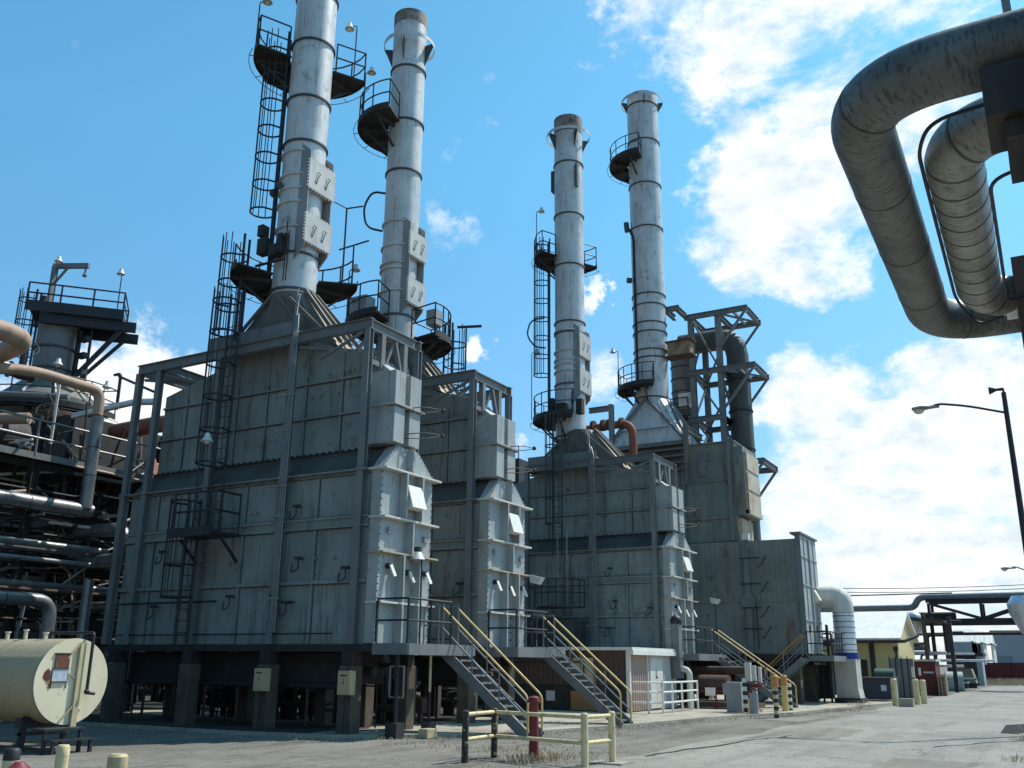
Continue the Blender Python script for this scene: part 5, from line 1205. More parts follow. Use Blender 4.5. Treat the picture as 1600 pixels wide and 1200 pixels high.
jn = thing('junction_panel', (-12.9, 37.0, 0), 'blue grey meters and a tilted pale panel beside the shed door', 'panel'); a = aty(1052, 1062, 37); MB().bar(a + Vector((-.15, 0, -.35)), a + Vector((.2, 0, .35)), .32, .05, (1, -1, 0)).build('tilted_panel', 'placard', jn); MB().box(a.x - .75, 37, a.z - .3, a.x - .4, 37.3, a.z + .15).build('meter', 'blue_dark', jn); MB().tube([(a.x, 37.1, 0), (a.x, 37.1, a.z)], .05, 6).build('post', 'dark', jn)
gs = thing('goose_duct', (-12.4, 36.6, 0), 'grey square duct leg with a round joint at the corner of the third furnace', 'duct'); a, b = aty(1055, 975, 36.4), aty(1062, 1060, 36.4); MB().box(a.x - .17, 36.3, b.z, a.x + .17, 36.7, a.z).build('leg', 'frame', gs); MB().ball((a.x, 36.5, a.z + .12), .24, 12).build('joint', 'black', gs, True); MB().tube(bend([(a.x, 36.5, b.z + .4), (a.x + .5, 36.4, b.z + .3), (a.x + .5, 36.4, .1)], .2), .12, 8).build('hose', 'offwhite', gs)
# machinery between shed and cabinet
pu = thing('pump_skid', (-11.2, 38, 0), 'rusty pump skid in the shade under the third stair', 'pump'); MB().box(-13.2, 37.2, .12, -10.4, 38.3, .3).build('bed', 'rustdark', pu); MB().tube([(-13, 37.7, .95), (-11.6, 37.7, .95)], .38, 14).tube([(-13.3, 38.3, 1.5), (-10.3, 38.3, 1.5)], .16, 10).build('motor', 'rustdark', pu, True)
mb = MB()
for x in (-13.0, -12.0, -11.0, -10.5): mb.tube([(x, 37.2, .1), (x, 37.2, .75)], .04, 6)
mb.tube([(-13.0, 37.2, .72), (-10.5, 37.2, .72)], .04, 6); mb.build('frame', 'red', pu); MB().box(-12.4, 37.12, .55, -12.0, 37.16, .85).build('label_plate', 'white', pu); MB().box(-11.0, 37.1, .12, -10.6, 37.15, .5).build('yellow_plate', 'yellow', pu)
a, b = atz(1136, 1116), atz(1166, 1116); hz = aty(1150, 1066, a.y).z
cb = thing('control_cabinet', a, 'plain grey control cabinet at the end of the shed yard', 'cabinet'); MB().box(a.x, a.y, .08, b.x, a.y + .6, hz).build('case', 'grey_box', cb, bevel=.015); MB().box(a.x - .12, a.y + .02, hz * .6, a.x - .002, a.y + .4, hz * .95).build('side_box', 'grey_box', cb)
q = atz(1180, 1118); sg = thing('instrument_stand', q, 'white instrument stand with black striped posts and a red valve', 'stand')
def striped(root, p, h, w=.07, n=8):
    for i in range(n): MB().tube([p + Vector((0, 0, h * i / n)), p + Vector((0, 0, h * (i + 1) / n))], w, 10).build('stripe', 'white' if i % 2 else 'black', root)
striped(sg, q + Vector((-.32, 0, .1)), 1.15, .085); hs = aty(1170, 1035, q.y).z
MB().box(q.x - .28, q.y, 1.15, q.x - .08, q.y + .2, hs).box(q.x - .02, q.y - .1, .3, q.x + .12, q.y + .05, hs - .1).box(q.x + .2, q.y, 1.1, q.x + .3, q.y + .1, hs - .15).build('pipe_stand', 'offwhite', sg); MB().box(q.x - 1.3, q.y + .1, hs + .03, q.x + .25, q.y + .14, hs + .06).build('arm', 'galv', sg)
mb = MB(); vwheel(mb, (q.x + .12, q.y - .12, 1.0), .16, (.2, -1, .1)); mb.tube([(q.x - .1, q.y - .1, 1.0), (q.x + .35, q.y - .1, 1.0)], .05, 8); mb.build('valve', 'red', sg); MB().tube([(q.x + .02, q.y - .15, .02), (q.x + .02, q.y - .15, .75)], .16, 14).build('drum', 'grey_box', sg, True)
for (u, v, vt, lb) in ((1214, 1122, 1055, 'orange topped striped bollard left of its yellow neighbour'), (1228, 1114, 1055, 'yellow bollard with an orange cap at the foot of the third stair')):
    q = atz(u, v); hh = aty(u, vt, q.y).z; t = thing('bollard', q, lb, 'bollard'); 
    if u < 1220:
        for i in range(8): MB().tube([q + Vector((0, 0, hh * .72 * i / 8)), q + Vector((0, 0, hh * .72 * (i + 1) / 8))], .085, 12).build('stripe', 'pale_yellow' if i % 2 else 'black', t)
    else: MB().tube([q, q + Vector((0, 0, hh * .72))], .12, 14).build('shaft', 'yellow', t)
    MB().tube([q + Vector((0, 0, hh * .72)), q + Vector((0, 0, hh * .97)), q + Vector((0, 0, hh))], [.125, .125, .09], 14).build('cap', mat('orange_cap', (.58, .26, .06), (.5, .22, .05), 5, .6), t, True)
q = atz(1236, 1113); t = thing('bollard', q, 'black and white striped bollard squeezed beside the third stair foot', 'bollard'); striped(t, q, 1.05, .08, 8)
# ------------------------------------------------------------------ yellow rail and red post in front
gy = thing('guard_rail', (-8.5, 16, 0), 'low yellow pipe rail around the red post in the foreground', 'rail'); hr = .86
P1, P2, P3, P4 = atz(726, 1192), atz(772, 1184), atz(914, 1199), atz(957, 1193)
for p, m_ in ((P1, 1), (P2, 1), (P3, 0), (P4, 0)):
    MB().tube([p, p + Vector((0, 0, hr)), p + Vector((0, 0, hr + .02))], [.062, .062, .045], 14).build('post', mat('flaking_yellow_post', (.030, .027, .023), (.05, .04, .028), 4, .8, 0, (.55, .47, .24), .9, 7, (.55, .47, .24), 1.0, 9) if m_ else 'pale_yellow', gy, True)
for k in (.94, .45):
    for a, b in ((P1, P2), (P2, P4 if k > .5 else P4), (P3, P4), (P1 if False else P2, P3)):
        if (a, b) == (P2, P4): continue
        MB().tube([a + Vector((0, 0, hr * k)), b + Vector((0, 0, hr * k))], .036, 10).build('bar', 'pale_yellow', gy, True)
MB().box(P4.x - .35, P4.y - .3, .005, P4.x + .3, P4.y + .25, .03).build('footing', 'apron', gy)
q = atz(834, 1188); hh = aty(834, 1086, q.y).z
rp_ = thing('standpipe_post', q, 'dark red iron standpipe with a flanged cap, in the foreground', 'standpipe')
MB().tube([q, q + Vector((0, 0, hh * .88)), q + Vector((0, 0, hh * .885))], [.088, .088, .125], 18).build('barrel', 'red', rp_, True); MB().tube([q + Vector((0, 0, hh * .885)), q + Vector((0, 0, hh * .915))], .135, 18).tube([q + Vector((0, 0, hh * .915)), q + Vector((0, 0, hh * .96)), q + Vector((0, 0, hh * .985))], [.115, .105, .06], 16).tube([q + Vector((0, 0, hh * .98)), q + Vector((0, 0, hh))], .03, 6).build('cap', 'red', rp_, True)
mb = MB()
for i in range(14):
    z = .1 + i * .068
    for a in (2.6, 5.7): mb.tube([q + Vector((math.cos(a) * .08, math.sin(a) * .08, z)), q + Vector((math.cos(a) * .108, math.sin(a) * .108, z))], .016, 6)
mb.build('stud', 'red', rp_)
# bollards by the tank
for (u, vt, dist_v, w, top, lb) in ((90, 1163, 1236, .085, 'pale_yellow', 'plain pale yellow bollard in front of the tank leg'), (175, 1177, 1262, .115, 'cream_box', 'pale bollard with a dirty cap, right of the tank'), (8, 1168, 1250, .10, 'black', 'pale yellow bollard with a black band at the left edge')):
    q = atz(u, dist_v); hh = aty(u, vt, q.y).z; t = thing('bollard', q, lb, 'bollard', 'pale bollards by the tank')
    MB().tube([q, q + Vector((0, 0, hh - .14))], w, 16).build('shaft', 'pale_yellow', t, True); MB().tube([q + Vector((0, 0, hh - .14)), q + Vector((0, 0, hh - .03)), q + Vector((0, 0, hh))], [w * 1.03, w * 1.03, w * .8], 16).build('cap', top, t, True)
q = atz(18, 1275); hh = aty(18, 1189, q.y).z; tag(MB().lathe(q, [(0, hh), (.05, hh), (.1, hh - .05), (.13, hh - .07), (.13, hh - .14), (.1, hh - .16), (.1, 0), (0, 0)], 18).build('hydrant_post', 'red', None, True), 'dark red standpipe top poking up at the lower left corner', 'standpipe')
# ------------------------------------------------------------------ cream tank
TX, TY, TZ, TR = -17.0, 12.45, 1.28, .80
tk = thing('storage_tank', (-20, TY, 0), 'cream horizontal storage tank with a flat end, at the left edge', 'tank')
mb = MB(); L_ = 9.0
mb.tube([(TX - L_, TY, TZ), (TX, TY, TZ)], TR, 64)
for k in (0.02, 1.55, 3.1, 4.6, 6.1): mb.tube([(TX - k - .02, TY, TZ), (TX - k + .0, TY, TZ)], TR * 1.006, 64); mb.build('shell', 'cream', tk, True)
MB().tube([(TX + .001, TY, TZ), (TX + .03, TY, TZ)], TR * 1.008, 64).build('end_plate', 'cream', tk, True)
X_ = TX + .03
mb = MB().box(X_ + .02, TY + .05, TZ - TR - .05, X_ + .07, TY + .17, TZ + TR * .9).bar((X_ + .05, TY + .06, TZ + .72), (X_ + .01, TY - .20, TZ + .38), .03, .03).bar((X_ + .05, TY + .06, TZ - .45), (X_ + .01, TY - .18, TZ - .75), .03, .03).bar((X_ + .05, TY + .05, TZ + .05), (X_ + .01, TY - .1, TZ + .14), .02, .02); mb.build('gauge_board', 'cream_box', tk)
mb = MB().tube(bend([(TX - .9, TY + .05, TZ + TR + .12), (X_ + .12, TY + .27, TZ + TR + .12), (X_ + .12, TY + .27, TZ - .22), (X_ + .14, TY + .44, TZ - .24)], .07), .032, 10).ball((X_ + .12, TY + .27, TZ - .2), .055, 10).tube([(TX - .9, TY + .05, TZ + TR - .05), (TX - .9, TY + .05, TZ + TR + .14)], .03, 8); mb.build('vent_pipe', 'black', tk, True)
MB().box(X_ + .005, TY - .43, TZ + .24, X_ + .03, TY - .13, TZ + .50).build('sign_plate', 'bronze_sign', tk); MB().box(X_ + .005, TY - .46, TZ + .0, X_ + .025, TY - .14, TZ + .225).build('notice_plate', 'placard', tk)
mb = MB()
for (a, b, c, d) in ((-.46, -.12, .505, .525), (-.46, -.12, .228, .238), (-.48, -.14, -.02, -.004)): mb.box(X_ + .005, TY + a, TZ + c, X_ + .04, TY + b, TZ + d)
mb.box(X_ + .005, TY - .47, TZ - .13, X_ + .02, TY - .455, TZ + .22).box(X_ + .005, TY - .135, TZ - .13, X_ + .02, TY - .125, TZ + .5); mb.build('plate_frame', 'dark', tk)
rd = [(-.62, .17), (-.55, .24), (-.50, .19), (-.48, .05), (-.53, .0), (-.60, .03), (-.64, .08)]; MB().prism([(X_ + .003, TY + a, TZ + b) for a, b in rd], (.006, 0, 0)).build('rust_patch', mat('red_rust', (.13, .03, .02), (.10, .02, .018), 9, .8), tk)
og = [(-.56, -.0), (-.49, .04), (-.47, -.13), (-.50, -.14), (-.51, -.04), (-.55, -.04)]; MB().prism([(X_ + .003, TY + a, TZ + b) for a, b in og], (.005, 0, 0)).build('orange_stain', mat('orange_rust', (.42, .17, .05), (.36, .14, .05), 9, .8), tk)
mb = MB()
for (x, h_) in ((-.85, .1), (-1.5, .16), (-2.1, .12), (-2.6, .14), (-3.6, .16)): mb.tube([(TX + x, TY - .1, TZ + TR - .03), (TX + x, TY - .1, TZ + TR + h_)], .04, 10).tube([(TX + x, TY - .1, TZ + TR + h_), (TX + x, TY - .1, TZ + TR + h_ + .03)], .06, 10)
mb.build('nozzle', 'cream', tk)
for x in (TX - .55, TX - 3.0, TX - 6.5):
    mb = MB().box(x - .1, TY - .62, .42, x + .1, TY + .5, .60).box(x - .12, TY - .55, .28, x + .12, TY + .45, .33)
    for yy in (TY - .5, TY + .4): mb.box(x - .05, yy - .05, .0, x + .05, yy + .05, .42)
    mb.prism([(x - .08, TY - .5, .6), (x - .08, TY + .45, .6), (x - .08, TY + .3, .72), (x - .08, TY - .3, .72)], (.16, 0, 0)); mb.build('saddle', 'black', tk)
st = thing('step_stand', (-16.9, 12.3, 0), 'small black step stand under the flat end of the cream tank', 'stand'); mb = MB().box(-17.0, 11.75, .40, -16.6, 12.6, .44).box(-16.75, 11.8, .22, -16.4, 12.7, .25); mb.build('step', 'black', st)
mb = MB()
for x, y, z in ((-16.65, 12.55, .4), (-16.65, 11.8, .4), (-16.45, 12.65, .22), (-16.45, 11.85, .22)): mb.box(x - .03, y - .03, 0, x + .03, y + .03, z)
mb.build('leg', 'black', st)
# ------------------------------------------------------------------ overhead pipe loops at the right edge
ZP = 5.72
def jacket(label, pts, r, m, rad, step, bm):
    pts = [Vector(p) for p in pts]; path = bend(pts, rad, 14)
    tb = MB().tube(path, r, 40); o = tb.build('overhead_pipe', m, None, True)
    at = o.data.attributes.new('pipe_coord', 'FLOAT_VECTOR', 'POINT'); s_ = 0.0
    for i, p in enumerate(path):
        if i: s_ += (path[i] - path[i - 1]).length
        for j in range(40): t_ = 2 * PI * j / 40; at.data[i * 40 + j].vector = (s_, math.cos(t_) * r * 1.6, math.sin(t_) * r * 1.6)
    tag(o, label, 'pipe', 'overhead pipe loops')
    # lap joints of the jacket follow the path
    segs = [(path[i], path[i + 1]) for i in range(len(path) - 1)]; s = 0; nxt = .3; mb = MB()
    for a, b in segs:
        L_ = (b - a).length
        while nxt < s + L_: q = a.lerp(b, (nxt - s) / L_); d = (b - a).normalized(); mb.tube([q - d * .012, q + d * .012], r * 1.014, 40); nxt += step
        s += L_
    mb.build('lap_joint', bm, o); return o
jacket('thick dark stained insulated pipe loop, the outer one, at the top right', [(2.2, 6.36, ZP), (-.83, 6.36, ZP), (-.87, 11.93, ZP), (2.2, 11.93, ZP)], .236, 'old_jacket', .72, 1.35, 'band')
ip = jacket('paler ribbed insulated pipe loop nested inside the dark one', [(2.2, 7.26, ZP - .02), (-.25, 7.26, ZP - .02), (-.29, 11.3, ZP - .02), (2.2, 11.3, ZP - .02)], .225, 'old_jacket2', .58, .34, 'band')
tr = tag(MB().tube(bend([(.6, 7.7, ZP - .24), (-.02, 7.75, ZP - .22), (-.03, 10.9, ZP - .20), (.25, 11.0, ZP - .1)], .3), 0.016, 8).tube(bend([(.1, 7.0, ZP - .0), (-.36, 7.03, ZP - .02), (-.485, 7.35, ZP - .07), (-.495, 8.0, ZP - .08), (-.53, 10.9, ZP - .1), (-.35, 11.4, ZP - .27), (-.1, 11.15, ZP - .28)], .3), .016, 8).build('tracing_line', 'black', None, True), 'thin black tracing lines running along the paler overhead pipe', 'cable')
sp = thing('pipe_support', (.8, 7, 5), 'rust brown steel brackets carrying the overhead pipes at the right edge', 'bracket')
a = atz(1534, 116, ZP - .45); 
MB().box(.02, 6.12, ZP - .60, 1.6, 6.66, ZP - .236).box(.12, 6.2, ZP - .74, 1.6, 6.9, ZP - .605).build('bracket', 'dark', sp); MB().box(.24, 6.45, ZP - .98, 1.6, 7.05, ZP - .745).build('rusty_plate', 'rustdark', sp)
MB().ibeam((.55, 6.5, ZP - .55), (.55, 8.0, ZP - .55), .3, .36).build('beam', 'rustdark', sp); MB().ibeam((.52, 6.0, ZP - 1.2), (.52, 6.0, ZP + .6), .2, .2, (1, 0, 0)).build('upright', 'galv', sp)
MB().tube([(-.06, 11.3, ZP - .02), (.05, 11.3, ZP - .02)], .25, 24).build('collar', 'alu_bright', sp, True); MB().box(.06, 10.95, ZP - .8, .20, 12.35, ZP + .32).build('far_plate', 'rustdark', sp)
MB().ibeam((.40, 10.7, ZP - .3), (.40, 12.6, ZP - .3), .24, .55).ibeam((.36, 12.1, ZP - 1.1), (.36, 12.1, ZP + .1), .3, .3, (0, 1, 0)).build('far_beam', 'rustdark', sp)
mb = MB().bar((.25, 6.55, ZP + .55), (.25, 6.55, ZP - .3), .05, .16); mb.bar((.42, 6.0, ZP + .35), (.42, 6.6, ZP - .35), .06, .2).tube([(.25, 6.1, ZP + .25), (.02, 6.0, ZP + .32)], .05, 8).ball((.02, 6.0, ZP + .32), .075, 10); mb.build('clamp', 'galv', sp)
pm = thing('chalk_mark', (-1.0, 6.5, ZP), 'small white hand chalked number 38 on the outer overhead pipe', 'marking') if False else None
# ------------------------------------------------------------------ street lamps
def street_lamp(yy, u0, v0, ub, head_u, head_v, label, extra=True):
    p = aty(u0, v0, yy); t = thing('street_lamp', (p.x, yy, 0), label, 'street lamp', 'road lamps')
    MB().tube([(p.x, yy, 0), (p.x, yy, p.z)], [.11, .065], 12).build('pole', 'black', t, True)
    hd = aty(head_u, head_v, yy); zj = p.z - .62
    MB().tube(bend([(p.x, yy, zj), (p.x + (hd.x - p.x) * .45, yy, zj + .34), (p.x + (hd.x - p.x) * .78, yy, hd.z + .12), (hd.x + .2, yy, hd.z + .04)], .8), .035, 8).build('arm', 'black', t, True)
    q = Vector((hd.x, yy, hd.z)); MB().loft([[q + Vector((dx, w * math.cos(a), .04 + hh * math.sin(a))) for a in [2 * PI * i / 14 for i in range(14)]] for dx, w, hh in ((-.28, .03, .02), (-.24, .12, .055), (0, .17, .075), (.2, .10, .05), (.5, .05, .04))]).build('lamp_head', 'galv', t, True)
    MB().ball(q + Vector((-.08, 0, -.03)), .14, 14, 1.1, .9, .75).build('lens', 'glass_lamp', t, True)
    if extra: MB().tube([(p.x, yy, p.z), (p.x, yy, p.z + .12)], .03, 8).tube([(p.x, yy, p.z + .1), (p.x - .22, yy, p.z + .1)], [.05, .04], 8).tube([(p.x - .2, yy, p.z + .1), (p.x - .38, yy, p.z + .1)], [.05, .13], 8).build('horn', 'black', t)
    return t
street_lamp(30.0, 1568, 613, 0, 1440, 640, 'tall black street lamp with curved arm and horn, at the right edge')
street_lamp(62.0, 1640, 885, 0, 1572, 889, 'farther street lamp of which only the head and arm show at the right edge', False)
# ------------------------------------------------------------------ pale elbow duct
q = atz(1327, 1100); DY = q.y; dx0, dx1 = aty(1302, 990, DY).x, aty(1338, 990, DY).x; DX = (dx0 + dx1) / 2; DR = (dx1 - dx0) / 2 * .92
zb_, zt_ = aty(1320, 1020, DY).z, aty(1318, 958, DY).z; ze = aty(1300, 932, DY).z
ed = thing('elbow_duct', (DX, DY, 0), 'pale fat duct that bends over beside the heater, with a blue band round it', 'duct')
MB().tube(bend([(DX, DY, zt_ + .02), (DX, DY, ze), (DX - 5.5, DY + .2, ze + .05)], 1.3, 3), DR * 1.02, 24).build('bend', 'offwhite', ed, True)
MB().tube([(DX, DY, zb_), (DX, DY, zt_)], DR, 28).build('jacket', 'alu_bright', ed, True)
mb = MB()
for i in range(7): z = zb_ + (zt_ - zb_) * (i + .4) / 7; mb.ring((DX, DY, 0), DR, DR * 1.025, z, z + .03, 28)
mb.build('jacket_band', 'dark', ed); MB().tube([(DX, DY, zb_ - .28), (DX, DY, zb_)], DR * 1.12, 28).build('blue_band', 'blue', ed, True)
MB().prism([(DX - DR, DY - .6, .12), (DX + DR + .1, DY - .6, .12), (DX + DR, DY - .6, .7), (DX + DR, DY - .6, zb_ - .29), (DX - DR, DY - .6, zb_ - .29)], (0, 1.2, 0)).build('square_leg', mat('leg_paint', (.50, .48, .42), (.42, .40, .35), 1.5, .8, 0, (.25, .2, .15), .5, 4), ed); MB().box(DX - DR - .1, DY - .7, 0, DX + DR + .15, DY + .7, .28).build('footing', 'dark', ed)
mb = MB(); mb.tube([(DX - DR - .25, DY - .5, 0), (DX - DR - .25, DY - .5, 3.6)], .05, 6).tube([(DX - DR - .6, DY - .5, 0), (DX - DR - .6, DY - .5, 3.6)], .05, 6)
for i in range(11): mb.tube([(DX - DR - .6, DY - .5, .3 + i * .3), (DX - DR - .25, DY - .5, .3 + i * .3)], .025, 5)
tag(mb.build('leaning_ladder', 'black'), 'black upright ladder between the heater end and the pale duct', 'ladder')
fn = thing('blower_unit', (DX - 1.9, DY + 1, 0), 'dark blower and valves in the gap between heater and pale duct', 'blower'); MB().tube([(DX - 2.0, DY + .8, .6), (DX - 2.0, DY + 1.8, .6)], .55, 16).tube([(DX - 1.2, DY + .6, .2), (DX - 1.2, DY + .6, 2.2)], .4, 16).build('casing', 'blue_dark', fn, True); mb = MB(); railing(mb, [(DX - 2.2, DY + .3, 2.1), (DX - 1.4, DY + .3, 2.1), (DX - .7, DY + .3, 2.1)], 1.1, .05)
for i in range(6): mb.tube([(DX - 2.3 + i * .28, DY + .4, 1.9), (DX - 2.3 + i * .28, DY + .4, 3.2 + .2 * (i % 3))], .07, 8)
mb.box(DX - 2.4, DY + .2, 1.95, DX - .6, DY + 1.4, 2.05); mb.build('pipework', 'black', fn); MB().box(DX - 2.0, DY - .1, 1.75, DX - 1.0, DY + .9, 1.86).build('cover', 'offwhite', fn)
# ------------------------------------------------------------------ yellow walled building with white roof
YB0 = 64.0; e0, e1 = aty(1345, 998, YB0), aty(1399, 997, YB0); rg = atx(1408, 958, e1.x + .2)
bl = thing('workshop', (e1.x - 6, YB0 + 3, 0), 'pale yellow workshop with a white pitched roof, right of the pale duct', 'building')
hgt, YR = e1.z, YB0 + 4.0; hr_ = aty(1408, 959, YR).z; xr = e1.x + .35; xl = xr - 16
MB().prism([(xr - .3, YB0 + .3, 0), (xr - .3, YR * 2 - YB0 - .3, 0), (xr - .3, YR * 2 - YB0 - .3, hgt), (xr - .3, YR, hr_ - .1), (xr - .3, YB0 + .3, hgt)], (-15.5, 0, 0)).build('wall', 'wall_yellow', bl)
mb = MB()
for sgn in (-1, 1):
    ye = YR + sgn * (YR - YB0 + .3); mb.prism([(xr, YR, hr_), (xr, ye, hgt - .12), (xr, ye, hgt), (xr, YR, hr_ + .14)], (xl - xr, 0, 0))
mb.build('roof', 'white', bl)
MB().box(xl, YB0 + .22, 0, xr - 2.2, YB0 + .29, hgt * .62).box(xr - 2.0, YB0 + .22, 0, xr - 1.7, YB0 + .3, hgt - .2).build('dark_bay', 'dark', bl)
mb = MB().tube([(xl, YB0 - .35, hgt - .2), (xr + .2, YB0 - .35, hgt - .2), (xr + .9, YB0 + .5, hgt + .15)], .1, 8); mb.build('eave_pipe', 'dark', bl)
# yard clutter in front of it
def boxthing(name, u0, v0, u1, v1, m, label, cat, dep=1.0, base=None, **k):
    a, b = atz(u0, v1), atz(u1, v1); y = max(a.y, b.y) if base is None else base; a, b = aty(u0, v1, y), aty(u1, v1, y); h = aty((u0 + u1) / 2, v0, y).z
    t = thing(name, (a.x, y, 0), label, cat); return t, a.x, b.x, y, h, dep
t, xa_, xb_, y, h, d = boxthing('skip', 1343, 1061, 1397, 1092, 0, 'dark blue metal skip standing before the workshop', 'skip', base=51)
MB().prism([(xa_, y, .15), (xb_, y, .15), (xb_ + .05, y, h), (xa_ - .05, y, h)], (0, 1.6, 0)).build('body', 'blue_dark', t); MB().box(xa_ - .1, y - .06, h, xb_ + .1, y + 1.7, h + .08).build('rim', 'dark', t); MB().box(xb_ - .55, y - .03, h * .5, xb_ - .3, y - .005, h * .75).build('label_plate', 'placard', t)
t, xa_, xb_, y, h, d = boxthing('green_tank', 1372, 1046, 1402, 1092, 0, 'rounded green tank behind the dark blue skip', 'tank', base=54)
MB().tube([(xa_, y, h - .45), (xb_, y, h - .45)], .5, 18).build('shell', 'green', t, True); MB().box(xa_ + .1, y - .2, 0, xb_ - .1, y + .3, h - .8).build('cradle', 'dark', t)
t, xa_, xb_, y, h, d = boxthing('panel_fence', 1395, 1029, 1433, 1086, 0, 'grey mesh gate of tall panels between skip and maroon shed', 'fence', base=55.5)
for i in range(4): x0_ = xa_ + (xb_ - xa_) * i / 4; MB().box(x0_ + .02, y, .1, x0_ + (xb_ - xa_) / 4 - .02, y + .05, h).build('panel', 'frame', t); MB().box(x0_ - .03, y - .03, 0, x0_ + .015, y + .08, h + .1).build('post', 'black', t)
MB().box(xa_ + 1.05, y - .02, h * .55, xa_ + 1.2, y - .003, h * .8).box(xa_ + 1.4, y - .02, h * .6, xa_ + 1.52, y - .003, h * .78).build('notice', 'white', t)
q = atz(1409, 1093); t = thing('lock_post', q, 'thin black post with a box on it before the grey gate', 'post'); hh = aty(1406, 1010, q.y).z; MB().tube([q, (q.x - .05, q.y, hh)], .06, 8).build('post', 'black', t); MB().box(q.x - .16, q.y - .1, hh - .25, q.x + .08, q.y + .1, hh).build('box', 'black', t)
t, xa_, xb_, y, h, d = boxthing('maroon_shed', 1433, 1031, 1466, 1084, 0, 'small maroon shed with a pale roof edge beside stacked pallets', 'shed', base=66)
MB().box(xa_, y, 0, xb_, y + 2.5, h - .1).build('wall', 'maroon', t); MB().box(xa_ - .1, y - .1, h - .09, xb_ + .1, y + 2.6, h + .02).build('roof', 'offwhite', t); MB().box((xa_ + xb_) / 2 - .1, y - .02, h * .62, (xa_ + xb_) / 2 + .5, y - .004, h * .67).build('sign_plate', 'placard', t)
GPA = 'pallets in the stack'
q0 = aty(1467, 1084, 65.6); q1 = aty(1480, 1084, 65.6)
for i in range(8):
    t = thing('pallet', (q0.x, 65.6, .16 * i), 'wooden pallet beside the maroon shed, number matters not, %s the stack' % ('bottom of' if i == 0 else 'top of' if i == 7 else 'inside'), 'pallet', GPA)
    if 0 < i < 7: t['label'] = 'wooden pallet in the middle of the stack beside the maroon shed'
    elif i == 0: t['label'] = 'lowest wooden pallet of the stack beside the maroon shed'
    else: t['label'] = 'topmost wooden pallet of the stack beside the maroon shed'
    z = .16 * i; mb = MB()
    for k in range(5): mb.box(q0.x, 65.6 + k * .22, z + .11, q1.x, 65.6 + k * .22 + .12, z + .14)
    mb.build('deck', 'pallet', t); mb = MB()
    for k in range(3): xx = q0.x + (q1.x - q0.x - .09) * k / 2; mb.box(xx, 65.6, z, xx + .09, 66.6, z + .105)
    mb.build('stringer', 'pallet', t)
for (u, v, vt, lb) in ((1400, 1103, 1060, 'pale yellow bollard standing alone before the skip'), (1434, 1101, 1061, 'left one of the close pair of pale yellow bollards'), (1445, 1100, 1062, 'right one of the close pair of pale yellow bollards')):
    q = atz(u, v); hh = aty(u, vt, q.y).z; t = thing('bollard', q, lb, 'bollard', 'pale yellow bollards by the road'); MB().tube([q, q + Vector((0, 0, hh - .06))], .14, 16).build('shaft', 'pale_yellow', t, True); MB().tube([q + Vector((0, 0, hh - .06)), q + Vector((0, 0, hh))], [.145, .10], 16).build('cap', 'pale_yellow', t, True)
q = atz(1402, 1104); tag(MB().box(q.x + .1, q.y - .2, 0, q.x + .7, q.y + .3, .35).build('kerb_stone', 'apron'), 'pale concrete lump at the foot of the lone bollard', 'block')
# farther along the road
t, xa_, xb_, y, h, d = boxthing('teal_tank', 1480, 1047, 1497, 1078, 0, 'small pale teal tank on legs past the pallets', 'tank', base=80)
MB().tube([(xa_, y, h - .9), (xb_ + .4, y + .2, h - .9)], .8, 18).build('shell', mat('teal', (.30, .42, .42), (.25, .36, .36), 1, .6), t, True); MB().box(xa_ + .3, y - .3, 0, xa_ + .5, y + .3, h - 1.5).box(xb_, y - .3, 0, xb_ + .2, y + .3, h - 1.5).build('leg', 'dark', t)
t, xa_, xb_, y, h, d = boxthing('tarp_stack', 1494, 1045, 1526, 1068, 0, 'long low stack under an olive grey cover by the maroon wall', 'stack', base=92)
MB().prism([(xa_, y, .4), (xb_, y, .4), (xb_ - .3, y, h), (xa_ + .1, y, h)], (0, 2, 0)).build('cover', mat('olive_cover', (.22, .21, .15), (.17, .16, .12), 1, .9), t); MB().box(xa_, y + .1, 0, xb_, y + .3, .39).build('trestle', 'dark', t)
for (u, v, vt, m_, lb) in ((1501, 1077, 1059, 'red', 'small red hydrant post by the far bend of the road'), (1510, 1076, 1062, 'black', 'small striped post right of the red hydrant post')):
    q = atz(u, v); hh = aty(u, vt, q.y).z; t = thing('hydrant_post', q, lb, 'post'); MB().tube([q, q + Vector((0, 0, hh))], .2, 12).build('shaft', m_, t, True); MB().tube([q + Vector((0, 0, hh * .6)), q + Vector((0, 0, hh * .75))], .26, 12).build('collar', 'red' if m_ == 'red' else 'white', t, True)
q = atz(1547, 1068); t = thing('marker_post', q, 'pale marker post before the dry grass bank', 'post'); MB().tube([q, q + Vector((0, 0, 1.7))], .22, 10).build('shaft', 'offwhite', t); MB().tube([q + Vector((0, 0, 1.7)), q + Vector((0, 0, 1.9))], .24, 10).build('cap', 'pale_yellow', t)
YF = 118; mw = thing('maroon_wall', (6, YF, 0), 'long low maroon wall closing the far end of the road', 'wall'); a = aty(1500, 1035, YF); MB().box(a.x, YF, 0, a.x + 60, YF + .3, a.z).build('wall', 'maroon', mw)
mb = MB()
for i in range(24): mb.box(a.x + i * 2.5, YF - .15, 0, a.x + i * 2.5 + .15, YF - .005, a.z + .05)
mb.build('post', 'maroon', mw)
